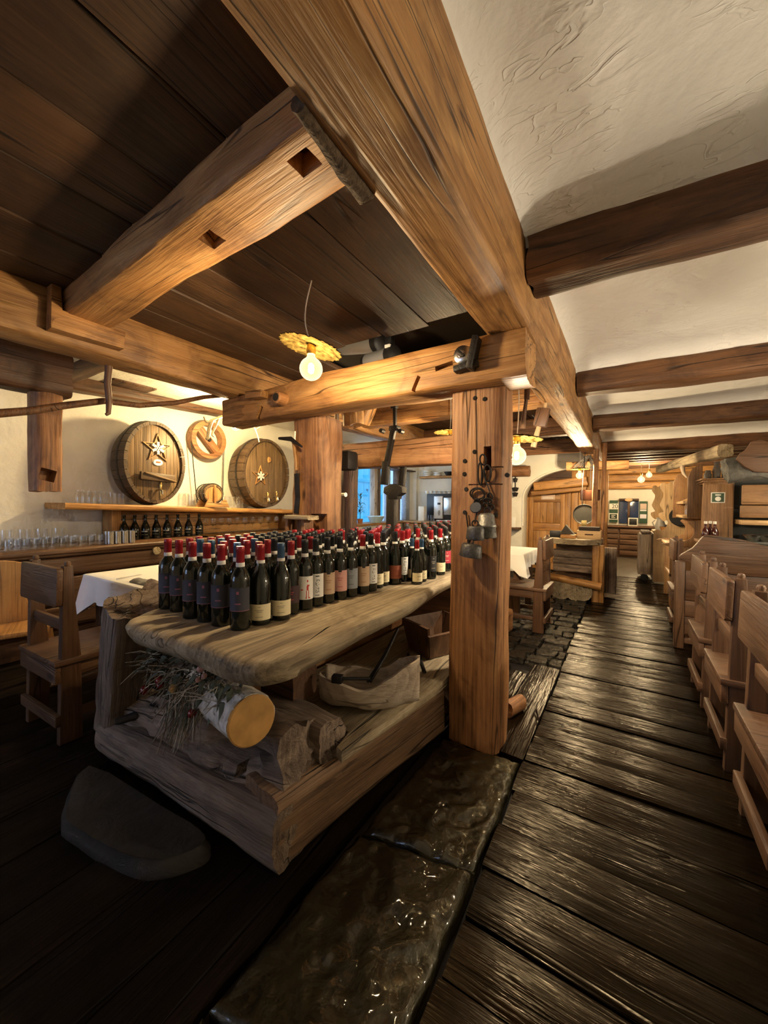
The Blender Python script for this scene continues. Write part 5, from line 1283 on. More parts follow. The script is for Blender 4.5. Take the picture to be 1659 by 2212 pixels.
# coffee corner
YE = 8.75
cc = thing('coffee_counter', 'wooden back counter carrying the coffee machine', 'counter', (-3.4, YE, 0))
bx('worktop', XL + .105, -2.55, 8.2, 9.15, .86, .90, 'honey', cc, .006); 
for k in range(5): bx('door', XL + .11 + k * .415, XL + .51 + k * .415, 8.26, 8.30, .06, .84, 'honey', cc, .006)
bx('carcass', XL + .11, -2.56, 8.31, 9.14, 0, .855, wood('brown', 'x'), cc, .004)
cm = thing('coffee_machine', 'black coffee machine with silver front panel on the back counter', 'coffee machine', (at(950, 1100, Y=YE).x, YE, .9))
a, b = at(921, 1122, Y=YE), at(1003, 1066, Y=YE)
bx('body', a.x, b.x, YE, YE + .35, .90, b.z, BLACK, cm, .02)
a, b = at(938, 1120, Y=YE - .02), at(957, 1072, Y=YE - .02); bx('front_panel', a.x, b.x, YE - .05, YE + .02, a.z, b.z, plain('silver_panel', (.6, .6, .6), .35, .3), cm, .006)
q = at(948, 1088, Y=YE - .06); box('display', (q.x, YE - .055, q.z), (.08, .006, .05), BLACK, cm, .002)
q = at(948, 1108, Y=YE - .06); lathe('portrait_badge', [(0, .004), (.05, .004), (.055, 0), (0, 0)], plain('badge_grey', (.2, .19, .18), .6), cm, T(q.x, YE - .052, q.z) @ RX(R(90)) @ Matrix.Diagonal((.6, 1.2, 1, 1)), 16)
a, b = at(961, 1112, Y=YE), at(985, 1075, Y=YE); bx('grinder', a.x, b.x, YE - .08, YE, a.z, b.z, STEEL, cm, .008)
a = at(940, 1062, Y=YE); bx('cup_rail', a.x - .1, a.x + .7, YE + .02, YE + .06, a.z - .01, a.z, BLACK, cm, .004)
CUP = mesh_data('cup', *lathe_data([(0, 0), (.022, 0), (.036, .055), (.033, .055), (.02, .006), (0, .006)], 12), WHITE)
tz = at(950, 1066, Y=YE).z
for k in range(8):
    q = at(922 + k * 9.5, 1062, Y=YE + .14); tag(link('coffee_cup', CUP, T(q.x, YE + .14, tz) @ Matrix.Scale(1.3, 4)), 'white coffee cup on top of the coffee machine', 'cup', 'cups on the coffee machine')
a, b = at(905, 1127, Y=8.5), at(918, 1094, Y=8.5); tag(bx('paper_bag', a.x, b.x, 8.45, 8.6, .90, b.z, plain('paper_cream', (.66, .6, .5), .8), None, .012), 'pale paper bag standing beside the coffee machine', 'bag')
for k, px_ in enumerate((951, 968, 985, 1000)):
    a, b = at(px_ - 7, 1138, Y=8.35), at(px_ + 7, 1124, Y=8.35)
    c_ = thing('small_box', 'small red and white box in the row before the coffee machine', 'box', (a.x, 8.35, .9), 'red and white boxes before the coffee machine')
    bx('box_body', a.x, b.x, 8.30, 8.42, .90, b.z, WHITE, c_, .006); bx('red_side', (a.x + b.x) / 2, b.x - .004, 8.292, 8.301, .905, b.z - .005, plain('box_red', (.5, .03, .04), .5), c_, .001)
for k in range(4):
    a, b = at(905 + k * 3, 1135 - k, Y=8.3), at(915, 1115, Y=8.3)
for px_ in (922, 934):
    q = at(px_, 1125, Y=8.35); tag(link('beer_mug', MUG, T(q.x, 8.35, .90) @ Matrix.Scale(1.2, 4)), 'clear mug on the counter beside the paper bag', 'glass', 'mugs beside the paper bag')
# shelf with plates above coffee machine
ps = thing('plate_shelf', 'curved wooden wall shelf with plates above the coffee machine', 'shelf', (at(950, 1025, Y=9.1).x, 9.1, 2))
a, b = at(909, 1032, Y=9.0), at(1010, 1026, Y=9.0); timber('shelf_board', (a.x, 9.05, a.z), (b.x, 9.05, a.z), .28, .06, 'honey', ps, .008, .02, 12, seed=101)
PLT = mesh_data('plate', *lathe_data([(0, 0), (.07, 0), (.11, .014), (.112, .018), (.07, .006), (0, .005)], 20), WHITE)
for st_, px_ in enumerate((922, 945)):
    for k in range(3 if st_ == 0 else 2):
        q = at(px_, 1022, Y=9.0); tag(link('plate', PLT, T(q.x, 9.02, a.z + .031 + k * .05) @ Matrix.Diagonal((1, 1, 2.2, 1))), 'white plate stacked on the shelf above the coffee machine', 'plate', 'plates above the coffee machine')
q = at(970, 1024, Y=9.0); tag(lathe('black_bowl', [(0, 0), (.07, 0), (.13, .09), (.125, .09), (.06, .01), (0, .01)], BLACK, None, T(q.x, 9.0, a.z + .034), 18), 'black bowl on the shelf above the coffee machine', 'bowl')
# plant and basket on the window sill
q = at(775, 1085, X=XL + .0); pt_ = thing('potted_plant', 'dark leafy plant on the window sill before the blue door', 'plant', (XL - .02, q.y + .1, WZ0))
lathe('pot', [(0, 0), (.05, 0), (.065, .1), (.06, .1), (.05, .09), (0, .09)], plain('terracotta', (.3, .11, .05), .8), pt_, T(XL - .05, q.y + .12, WZ0 + .01), 16)
mb = MB(); rp = random.Random(8)
for k in range(34):
    a = rp.uniform(0, 6.28); u = rp.uniform(.1, .5); p_ = V((XL - .05 + rp.uniform(-.02, .02), q.y + .12, WZ0 + .1 + u)); leafmesh(mb, p_, V((math.cos(a) * .4, math.sin(a), rp.uniform(-.2, .6))), rp.uniform(.12, .2), .012)
mb.tube([(XL - .05, q.y + .12, WZ0 + .09), (XL - .05, q.y + .13, WZ0 + .6)], [.008, .004], 6)
o_ = mb.build('foliage', plain('leaf_dark', (.01, .035, .015), .6), pt_); o_['kind'] = 'stuff'
q = at(812, 1122, X=XL - .02); fd = thing('glass_dish', 'pale glass dish on the window sill', 'dish', (XL - .02, q.y, WZ0 + .01)); lathe('dish', [(0, 0), (.12, 0), (.2, .14), (.19, .15), (.11, .015), (0, .012)], plain('pale_blue_glass', (.45, .6, .68), .1), fd, T(XL - .02, q.y, WZ0 + .011), 18)

# joists and boards seen past the post
for k, (y_, lb) in enumerate(((3.55, 'brown cross joist behind the clamp beam'), (5.1, 'brown cross joist over the white-cloth table'), (6.8, 'brown cross joist before the arched door'))):
    beam('cross_joist', lb, (-2.52, y_, 2.27), (-.60, y_, 2.27), .2, .22, 'joist' if k else 'beam', None, rough=.01, corner=.03, seed=110 + k)
q = at(800, 915, Y=3.3); timber_b = tag(timber('stub_bracket', (q.x - .1, 3.25, q.z + .02), (q.x + .02, 3.25, q.z + .26), .18, .16, 'honey', None, .01, .03, 8, (0, 1, 0), 120), 'short honey-coloured bracket timber behind the press', 'timber')
# old tools hanging under the main beam
dt = thing('draw_knife', 'wooden-handled tool hung from the main beam behind the post', 'tool', at(1135, 880, Y=2.75))
strap('blade', [(1139, 836), (1138, 862)], .035, .02, wood('pine', 'z'), dt, 2.75); tube('handle', [at(1137, 862, Y=2.75), at(1131, 905, Y=2.75), at(1129, 925, Y=2.75)], [.011, .016, .02], wood('pine', 'z'), dt, 8)
mt_ = thing('wooden_mallet', 'long-handled wooden mallet hung from the main beam', 'mallet', at(1160, 920, Y=3.3))
tube('handle', [at(1181, 867, Y=3.3), at(1170, 900, Y=3.3), at(1152, 966, Y=3.3)], [.014, .016, .024], wood('blond', 'z'), mt_, 8)
q = at(1170, 902, Y=3.3); box('head', q, (.10, .05, .15), 'pine', mt_, .01, RY(R(12)))
tube('iron_ring', [at(1150, 897, Y=3.3), at(1160, 904, Y=3.28), at(1178, 900, Y=3.3)], .006, IRON, mt_, 6)
# saddle lump above wall left of arch
q = at(1128, 1017, Y=7.75); tag(timber('log_end', (-2.25, 7.66, q.z), (q.x + .16, 7.66, q.z - .02), .2, .2, 'post', None, .012, .05, 10, seed=121, round_=.7), 'rounded log end projecting over the arch wall', 'log')
# lantern bells
q = at(1113, 1045, Y=7.7); ln_ = thing('wall_sconce', 'black iron wall sconce with two small glass cups beside the arch', 'sconce', q)
tube('stem', [q + V((0, 0, .15)), q + V((0, 0, -.15))], .012, IRON, ln_, 8)
for dz, r_ in ((.12, .05), (-.06, .07), (-.16, .06)): lathe('cup', [(0, 0), (r_, -.02), (r_ * .6, -.09), (0, -.09)], IRON, ln_, T(q.x, q.y, q.z + dz), 14)
q = at(1110, 1180, Y=7.7); a = at(1108, 1139, Y=7.7); tag(bx('wall_ledge', a.x - .35, at(1124, 1139, Y=7.7).x, 7.55, 7.80, a.z - .04, a.z, 'brown', None, .006), 'dark narrow ledge on the wall left of the arch', 'ledge')
q = at(1109, 1122, Y=7.72); tag(box('framed_card', (q.x, 7.70, a.z + .10), (.10, .02, .20), WHITE, None, .004), 'small white card standing on the ledge left of the arch', 'card')

# arched door recess
rec = tag(link('door_1', None, T(-1.3, 8.3, 0)), None, None, None, 'structure')
YD = 8.30
x0, x1, zt = at(1143, 1065, Y=YD).x, at(1222, 1065, Y=YD).x, at(1185, 1066, Y=YD).z
bx('door_frame', x0 - .13, x0, YD - .05, YD + .05, 0, zt + .08, wood('honey', 'z'), rec, .008); bx('door_frame', x1, x1 + .1, YD - .05, YD + .05, 0, zt + .08, wood('honey', 'z'), rec, .008)
bx('door_frame', x0 - .13, x1 + .1, YD - .05, YD + .05, zt + .005, zt + .10, wood('honey', 'x'), rec, .008)
zz = [0.02, .34, .42, .86, .97, zt - .20, zt - .18, zt]
bx('stile', x0 + .004, x0 + .09, YD - .02, YD + .03, .02, zt, wood('honey', 'z'), rec, .005); bx('stile', x1 - .09, x1 - .004, YD - .02, YD + .03, .02, zt, wood('honey', 'z'), rec, .005)
for a, b in ((.02, .16), (.80, .95), (zt - .17, zt)): bx('rail', x0 + .09, x1 - .09, YD - .02, YD + .03, a, b, wood('honey', 'x'), rec, .005)
for a, b in ((.165, .795), (.955, zt - .175)):
    n = 4
    for k in range(n): bx('panel', x0 + .092 + (x1 - x0 - .184) * k / n, x0 + .09 + (x1 - x0 - .184) * (k + 1) / n, YD, YD + .02, a, b, wood('honey', 'z'), rec, .003)
q = at(1184, 1074, Y=YD - .03); sg = box('door_sign', (q.x, YD - .03, q.z), (.26, .012, .10), plain('sign_board', (.62, .45, .36), .7), rec, .003)
for dz in (-.025, 0): box('sign_line', (q.x, YD - .038, q.z + dz), (.2, .004, .012), WHITE, sg, .001)
# wood panelling right of the door, lintel timbers
for k in range(5): bx('wall_board', x1 + .105 + k * .125, x1 + .225 + k * .125, YD - .02, YD + .04, 0, 2.0, wood('honey', 'z'), rec, .006)
a, b = at(1165, 1050, Y=7.9), at(1300, 1038, Y=7.9)
tag(timber('arch_lintel', (-1.55, 8.05, a.z), (-.62, 8.05, b.z), .22, .17, 'honey', None, .012, .03, 14, seed=131), 'stout honey lintel timber inside the arch', 'beam')
tag(timber('arch_lintel', (-1.62, 8.12, a.z - .14), (-.64, 8.12, b.z - .13), .12, .09, 'honey', None, .01, .02, 12, seed=132), 'thinner honey lintel just above the door', 'beam')
tag(bx('wall_recess', -1.75, -.6, 8.34, 8.42, 0, 2.3, wood('brown', 'x'), None, 0), None, None, None, 'structure')

# short beam at the end of the main beam
beam('header_beam', 'wide flat header timber under the far end of the main beam', at(1225, 1008, Y=7.2), (.02, 7.2, at(1350, 1005, Y=7.2).z), .22, .14, 'beam', None, rough=.008, corner=.02, seed=140)
# bunch of dried twigs
tw = thing('twig_bunch', 'bunch of dark dried twigs hung under the main beam', 'twigs', at(1262, 990, Y=6.9)); mb = MB(); rt = random.Random(3)
for k in range(16):
    a = V((-.53 + rt.uniform(-.04, .04), 6.9, 2.118)); b = at(1262 + rt.uniform(-26, 22), 1012 + rt.uniform(-6, 6), Y=6.9); mb.tube([a, (a + b) / 2 + V((rt.uniform(-.05, .05), 0, 0)), b], .006, 5)
o_ = mb.build('twigs', IRON, tw); o_['kind'] = 'stuff'

# ---- log pedestal table
pd = thing('log_pedestal', 'rustic sideboard on log ends with a split-log front before the arch', 'sideboard', (-.85, 6.1, 0))
YP = 5.95
a, b = at(1178, 1170, Y=YP), at(1298, 1178, Y=YP); ztop = at(1240, 1168, Y=YP).z
prism('top_slab', [(a.x, -.25), (at(1262, 1190, Y=YP).x, -.33), (at(1296, 1178, Y=YP).x, -.12), (at(1296, 1178, Y=YP).x + .03, .35), (a.x - .05, .35)], .075, wood('slab', 'x'), pd, T(0, YP + .05, ztop) @ Matrix(((1, 0, 0, 0), (0, 0, 1, 0), (0, 1, 0, 0), (0, 0, 0, 1))), .008)
xl, xr = at(1195, 1200, Y=YP).x, at(1298, 1200, Y=YP).x
for k in range(3): timber('split_log', (xl, YP + .06, .42 + k * .10), (xr, YP + .06, .42 + k * .10), .10, .105, 'grey', pd, .012, .03, 14, seed=150 + k, freq=6)
timber('rail_log', (xl - .05, YP - .08, .30), (xr + .02, YP - .14, .23), .11, .11, 'honey', pd, .01, .05, 14, seed=155, round_=.9)
for (px_, w) in ((1287, .09), (1300, .06)):
    q = at(px_, 1220, Y=YP - .02); timber('upright', (q.x, YP - .02, .0), (q.x, YP - .02, ztop - .04), w, .09, 'honey', pd, .008, .02, 10, (0, 1, 0), 156)
for px_, w in ((1218, .26), (1255, .34)):
    q = at(px_, 1285, Z=0); lg = timber('log_foot', (q.x, YP - .12, .13), (q.x, YP + .45, .13), w, .255, 'slab', pd, .012, .08, 10, (0, 0, 1), 157, round_=.55)
q = at(1265, 1266, Y=YP - .13); box('log_hole_shade', (q.x, YP - .118, q.z), (.07, .02, .06), DARKWOOD_SHADE, pd, .01)  # solid dark block on the log end, coloured like a shaded hole
a, b = at(1300, 1270, Y=6.5), at(1327, 1182, Y=6.5); bx('side_panel', xr + .0, xr + .18, 6.37, 6.43, .05, b.z, wood('grey', 'z'), pd, .01)
bx('rear_panel', xl, xr, 6.2, 6.26, .0, ztop - .04, wood('brown', 'x'), pd, .004)
zt_ = ztop + .038
# things on the pedestal
cr = thing('wooden_crate', 'pale open wooden crate with dark lining on the log sideboard', 'crate', (at(1270, 1160, Y=YP).x, YP, zt_))
a, b = at(1246, 1160, Y=YP - .05), at(1298, 1148, Y=YP - .05); h_ = .11
for (x0_, x1_, y0_, y1_) in ((a.x, b.x, YP - .06, YP - .045), (a.x, b.x, YP + .20, YP + .215), (a.x, a.x + .015, YP - .045, YP + .2), (b.x - .015, b.x, YP - .045, YP + .2)): bx('side', x0_, x1_, y0_, y1_, zt_, zt_ + h_, wood('blond', 'x'), cr, .003)
bx('bottom', a.x + .014, b.x - .014, YP - .046, YP + .201, zt_, zt_ + .012, wood('blond', 'x'), cr, .002); bx('dark_tray', a.x + .02, b.x - .02, YP - .03, YP + .19, zt_ + .012, zt_ + h_ + .05, plain('dark_felt', (.03, .022, .018), .9), cr, .004)
q = at(1272, 1155, Y=YP - .07); box('brand_mark', (q.x, YP - .062, q.z), (.10, .003, .018), wood('brown', 'x'), cr, .001)
bb = thing('bread_basket', 'small basket with folded dark cloth on the log sideboard', 'basket', (at(1228, 1160, Y=YP).x, YP, zt_)); a, b = at(1211, 1160, Y=YP - .12), at(1246, 1150, Y=YP - .12)
bx('tray', a.x, b.x - .012, YP - .16, YP + .02, zt_, zt_ + .055, wood('honey', 'x'), bb, .015); prism('folded_cloth', [(-.085, 0), (.10, 0), (-.01, .13)], .12, plain('cloth_dark', (.06, .05, .04), .9), bb, T((a.x + b.x) / 2 - .03, YP - .06, zt_ + .056), .006)
tag(lathe('dark_bowl', [(0, 0), (.05, 0), (.10, .06), (.096, .064), (.045, .012), (0, .01)], BLACK, None, T(b.x - .115, YP + .15, zt_), 18), 'dark shallow bowl behind the basket on the log sideboard', 'bowl')
q = at(1197, 1157, Y=YP); tag(box('black_box', (q.x + .012, YP + .05, zt_ + .045), (.14, .14, .09), BLACK, None, .006), 'black square box at the end of the log sideboard', 'box')
# poles up to the ceiling, hanging pan and pot
for k, px_ in enumerate((1284, 1302)):
    q = at(px_, 1100, Y=6.3); tag(timber('standing_pole', (q.x, 6.3, zt_ if k == 0 else .0), (q.x + .01, 6.3, 2.125 if k == 0 else 2.2), .07 - .01 * k, .07, 'post', None, .006, .02, 20, (0, 1, 0), 160 + k), ('slim square pole rising from the log sideboard', 'slim square pole standing on the floor beside the log sideboard')[k], 'pole')
q = at(1262, 1111, Y=6.55); fp = thing('copper_pan', 'big round blackened pan hanging above the log sideboard', 'pan', q)
lathe('pan_disc', [(0, .02), (.135, .02), (.15, .035), (.155, .03), (.145, 0), (0, 0)], plain('pan_black', (.045, .042, .035), .55, .4, .2, 30), fp, T(*q) @ RX(R(90)), 30)
tube('handle', [at(1280, 1099, Y=6.5), at(1284, 1088, Y=6.5), at(1285, 1080, Y=6.5)], [.02, .018, .022], IRON, fp, 8)
tube('chain', [at(1258, 1090, Y=6.52), at(1257, 1062, Y=6.52), V((-.54, 6.52, 2.118))], .006, IRON, fp, 6)
q = at(1275, 1070, Y=6.74); cpot = thing('copper_pot', 'dark copper pot hung behind the poles', 'pot', (q.x, 6.74, q.z)); tube('hanging_wire', [V((q.x, 6.74, q.z + .08)), V((q.x, 6.74, 2.118))], .005, IRON, cpot, 6); lathe('pot_body', [(0, -.08), (.13, -.08), (.14, -.06), (.14, .08), (.145, .085), (.13, .085), (.13, -.06), (0, -.06)], plain('copper_dark', (.14, .055, .03), .35, .8), cpot, T(q.x, 6.74, q.z), 24)
q = at(1262, 1134, Y=6.2); tag(box('small_tin', (q.x, 6.17, zt_ + .20), (.07, .05, .08), plain('tin_gold', (.5, .38, .15), .35, .6), None, .006), 'small pale tin on the crate under the hanging pan', 'tin')

# ---- far end
YK = 11.6
fc = thing('drawer_counter', 'wooden drawer counter below the end window', 'counter', (0, YK, 0)); a, b = at(1303, 1137, Y=YK), at(1392, 1140, Y=YK); zc_ = at(1345, 1136, Y=YK).z
bx('counter_top', -.74, b.x + .25, YK - .06, YK + .55, zc_ - .04, zc_, wood('brown', 'x'), fc, .008); bx('carcass', -.74, b.x + .2, YK + .02, YK + .5, 0, zc_ - .04, wood('brown', 'x'), fc, .004)
xm = at(1337, 1150, Y=YK).x; n = 5
for (xa, xb_) in ((-.72, xm - .02), (xm + .02, b.x + .15)):
    for k in range(n): bx('drawer', xa, xb_, YK - .02, YK + .02, .06 + (zc_ - .12) * k / n, .06 + (zc_ - .12) * (k + 1) / n - .025, wood('pine', 'x'), fc, .006)
w3 = tag(link('window_3', None, T(.0, YF, 1)), None, None, None, 'structure'); YW = YF - .06
a, b = at(1337, 1130, Y=YW), at(1380, 1082, Y=YW)
bx('dark_pane', a.x, b.x, YW, YW + .02, a.z, b.z, plain('dark_blue_pane', (.03, .05, .12), .15), w3, .004)  # opaque pane in one dark blue
for k in range(1): bx('mullion', (a.x + b.x) / 2 - .03, (a.x + b.x) / 2 + .03, YW - .03, YW, a.z, b.z, wood('brown', 'z'), w3, .004)
bx('lintel', a.x - .01, b.x + .0, YW - .06, YW + .02, b.z, b.z + .06, wood('brown', 'x'), w3, .006)
def text(name, body, size, M, mat, parent):
    c = bpy.data.curves.new(name, 'FONT'); c.body = body; c.size = size; c.extrude = .002; c.align_x = 'CENTER'; c.align_y = 'CENTER'
    t_ = bpy.data.objects.new('tmp', c); COL.objects.link(t_); bpy.context.view_layer.update()
    me = bpy.data.meshes.new_from_object(t_.evaluated_get(bpy.context.evaluated_depsgraph_get())); bpy.data.objects.remove(t_)
    me.materials.clear(); me.materials.append(mat); return link(name, me, M, parent)
q = at(1358, 1080, Y=YW - .08); tag(lathe('oval_plaque', [(0, .02), (.08, .018), (.09, 0), (0, 0)], wood('blond', 'x'), None, T(q.x, YW - .06, q.z) @ RX(R(90)) @ Matrix.Diagonal((1, .5, 1, 1)), 20), 'oval wooden plaque over the end window', 'plaque')
GREEN = plain('board_green', (.03, .075, .045), .7)
a, b = at(1316, 1128, Y=YW), at(1335, 1081, Y=YW); cal = thing('notice_board', 'green notice board with day numbers beside the end window', 'board', ((a.x + b.x) / 2, YW, a.z))
bx('backing', a.x, b.x, YW - .03, YW - .005, a.z, b.z, GREEN, cal, .004)
a1, b1_ = at(1316, 1100, Y=YW), at(1336, 1088, Y=YW); cp = bx('number_card', a1.x, b1_.x, YW - .042, YW - .03, a1.z, b1_.z, WHITE, cal, .002)
text('day_number', '20', .15, T(a1.x * .38 + b1_.x * .62, YW - .0425, (a1.z + b1_.z) / 2) @ RX(R(90)), BLACK, cal)
a1, b1_ = at(1315, 1122, Y=YW), at(1335, 1109, Y=YW); sl = bx('chalk_card', a1.x, b1_.x, YW - .05, YW - .03, a1.z, b1_.z, WHITE, cal, .003); bx('chalk_face', a1.x + .02, b1_.x - .02, YW - .056, YW - .049, a1.z + .02, b1_.z - .02, plain('chalk_green', (.02, .035, .025), .8), sl, .002)
for k in range(3): bx('chalk_line', a1.x + .06, b1_.x - .06 - .03 * (k % 2), YW - .059, YW - .055, b1_.z - .06 - k * .03, b1_.z - .048 - k * .03, WHITE, sl, .001)
a, b = at(1380, 1130, Y=YW), at(1399, 1083, Y=YW); nb2 = thing('notice_board', 'green notice board with paper sheets on the other side of the end window', 'board', ((a.x + b.x) / 2, YW, a.z))
bx('backing', a.x, b.x, YW - .03, YW - .005, a.z, b.z, GREEN, nb2, .004)
for (y0_, y1_2, c_) in ((1100, 1088, (.55, .42, .36)), (1104, 1101, (.7, .68, .72)), (1120, 1111, (.66, .62, .72))):
    bx('paper_sheet', a.x + .02, b.x - .02, YW - .038, YW - .03, at(1390, y0_, Y=YW).z, at(1390, y1_2, Y=YW).z, plain('paper%d' % y0_, c_, .8), nb2, .001)
lp = thing('laptop', 'small screen with pale frame standing on the drawer counter', 'screen', (at(1367, 1130, Y=YK + .1).x, YK + .1, zc_)); a, b = at(1357, 1131, Y=YK + .1), at(1378, 1119, Y=YK + .1)
bx('screen_frame', a.x, b.x, YK + .1, YK + .12, zc_, b.z, plain('pale_plastic', (.6, .58, .5), .5), lp, .006); bx('screen', a.x + .02, b.x - .02, YK + .095, YK + .1, zc_ + .03, b.z - .02, BLACK, lp, .002)
# log end wall above window
for k in range(4): tag(timber('wall_log', (-.72, YF - .10, 1.66 + k * .2), (XR - .1, YF - .10, 1.66 + k * .2), .16, .19, 'honey', None, .006, .04, 30, seed=170 + k), 'horizontal squared log of the wall above the end window', 'log', 'wall logs above the end window') if 1.66 + k * .2 > at(1345, 1052, Y=YF).z - .05 else None
# ================================================================== RIGHT SIDE: CHAIRS, SETTLE, CUPBOARDS
XB = .46
RL = ['pine chair at the aisle beside the draped table corner', 'pine chair second along the aisle from the high settle', 'pine chair next to the high settle back', 'pine chair just beyond the high settle back']
for k, y_ in enumerate((1.96, 2.71, 3.41, 5.15)): chair(XB, y_, R(-90), RL[k], 'chairs with their backs to the aisle')
cloth_table(1.05, 1.85, 1.5, 3.75, .755, 'long dining table under cloth beside the aisle chairs', 'white cloth on the long table by the aisle chairs', .16, 3)
# high settle: live-edge crest board and plank back
YS = 4.42
st_ = thing('high_settle', 'high settle back of wide knotty boards with a live-edge crest', 'settle', (1.2, YS, 0))
def pz(x_, y_): q = at(x_, y_, Y=YS); return (q.x, q.z)
cr_pts = [pz(*p) for p in ((1467, 1203), (1473, 1196), (1496, 1183), (1512, 1165), (1524, 1156), (1545, 1157), (1567, 1160), (1605, 1166), (1640, 1175), (1665, 1181))] + [(1.75, .93), (1.75, .74)] + [pz(*p) for p in ((1659, 1247), (1600, 1243), (1560, 1236), (1525, 1230), (1500, 1225), (1485, 1214), (1472, 1209))]
prism('crest_board', smoothline(cr_pts, 2), .05, wood('pine', 'x'), st_, T(0, YS, 0), .006)
x0 = pz(1481, 1230)[0]
zb = [pz(1480, y_)[1] for y_ in (1228, 1295, 1297, 1338, 1340, 1368)]
bnd = [(.72, .45), (.445, .30), (.295, .14)]
for a, b in bnd: bx('back_board', x0, 1.8, YS + .0, YS + .035, b, a, 'pine', st_, .006)
bx('end_post', x0 - .075, x0 - .002, YS - .01, YS + .07, 0, .80, wood('pine', 'z'), st_, .008); bx('end_post', 1.8, 1.87, YS - .01, YS + .07, 0, .8, wood('pine', 'z'), st_, .008)
bx('seat', x0, 1.8, YS + .04, YS + .45, .43, .465, 'pine', st_, .008); bx('foot_rail', x0, 1.8, YS - .0, YS + .04, .05, .10, 'pine', st_, .006)
for x_ in (x0 + .05, 1.7): bx('front_leg', x_, x_ + .06, YS + .38, YS + .44, 0, .43, 'pine', st_, .006)

# tall cabinet with sticker
YT = 5.75
def P(x_, y_, Y_=YT): q = at(x_, y_, Y=Y_); return q.x, q.z
tc_ = thing('tall_cabinet', 'tall plain cabinet side with a small green sticker', 'cabinet', (1.1, YT, 0))
a = P(1514, 1120); b = P(1586, 1034)
pts = [(a[0] + .04, .70), (P(1583, 1150)[0], .70), (P(1586, 1036)[0], P(1586, 1036)[1]), (a[0] + .05, P(1520, 1036)[1]), (a[0] + .012, P(1516, 1044)[1]), (a[0] + .0, 1.02), (a[0] + .03, .95)]
prism('side_panel', pts, .04, wood('tan', 'z'), tc_, T(0, YT, 0), .008)
bx('lower_side', a[0] + .04, P(1583, 1150)[0], YT - .02, YT + .02, 0, .70, wood('tan', 'z'), tc_, .006); bx('carcass', a[0] + .06, P(1583, 1150)[0], YT + .03, YT + .42, 0, P(1586, 1038)[1], wood('brown', 'z'), tc_, .004)
c0, c1 = P(1513, 1034), P(1584, 1028)
for k in range(3): bx('cornice', c0[0] + .02 * k, c1[0], YT - .06 + .015 * k, YT + .42, c0[1] - .02 - k * .022, c0[1] - k * .022, 'tan', tc_, .006)
q = P(1550, 1075); sk = box('sticker', (q[0], YT - .023, q[1]), (.125, .004, .12), WHITE, tc_, .001); box('sticker_face', (q[0], YT - .026, q[1]), (.105, .004, .10), plain('sticker_green', (.05, .09, .05), .6), sk, .001)
lathe('sticker_dot', [(0, .002), (.026, .002), (.026, 0), (.014, 0), (.014, .0015)], WHITE, sk, T(q[0], YT - .0285, q[1] - .014) @ RX(R(90)), 18); box('sticker_band', (q[0], YT - .0285, q[1] + .03), (.05, .002, .014), WHITE, sk, .0005)
# things on the cornice
zc2 = c0[1]
for k, (px_, h_, r_) in enumerate(((1548, .2, .036), (1529, .1, .036), (1567, .14, .032))):
    q = at(px_, 1020, Y=YT + .1); tag(lathe('stone_jar', [(0, 0), (r_, 0), (r_ * 1.1, h_ * .5), (r_ * .7, h_ * .8), (r_ * .75, h_), (0, h_)], plain('jar_dark', (.06, .045, .035), .5), None, T(q.x, YT + .1, zc2), 16), ('tall dark jar on top of the tall cabinet', 'squat dark jar on top of the tall cabinet', 'small dark jar at the end of the tall cabinet')[k], 'jar')
# hatch with panel shutters right of the cabinet
YH = 5.55
ht = thing('serving_hatch', 'serving hatch with knotty board panel over a dark opening', 'hatch', (1.4, YH, 0))
a, b = P(1590, 1120, YH), P(1700, 1046, YH)
pts = [(P(1588, 1118, YH)[0], P(1588, 1118, YH)[1]), (1.9, P(1588, 1118, YH)[1]), (1.9, b[1]), (P(1600, 1047, YH)[0], b[1]), (P(1592, 1056, YH)[0], b[1] - .06)]
mid = (pts[0][1] + b[1]) / 2 - .04
bx('panel_board', pts[0][0] + .05, 1.95, YH, YH + .035, mid + .003, b[1], 'tan', ht, .012); bx('panel_board', pts[0][0] + .04, 1.95, YH, YH + .035, pts[0][1], mid - .003, 'tan', ht, .012)
zl = P(1590, 1121, YH)[1]; bx('shelf_edge', pts[0][0] + .04, 1.97, YH - .08, YH + .3, zl - .06, zl - .01, 'blond', ht, .006)
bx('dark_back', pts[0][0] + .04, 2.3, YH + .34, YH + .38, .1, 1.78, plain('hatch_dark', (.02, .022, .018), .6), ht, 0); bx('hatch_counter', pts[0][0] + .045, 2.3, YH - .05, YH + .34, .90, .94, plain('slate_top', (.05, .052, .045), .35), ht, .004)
bx('base', pts[0][0] + .05, 2.3, YH, YH + .3, 0, .90, wood('tan', 'x'), ht, .004)
for k, px_ in enumerate((1626, 1656)):
    q = at(px_, 1160, Y=YH + .05); tag(lathe('steel_bowl', [(0, 0), (.05, 0), (.09, .07), (.086, .07), (.045, .006), (0, .006)], STEEL, None, T(q.x, YH + .05, .94), 20), ('steel bowl in the serving hatch', 'second steel bowl deeper along the serving hatch')[k], 'bowl')
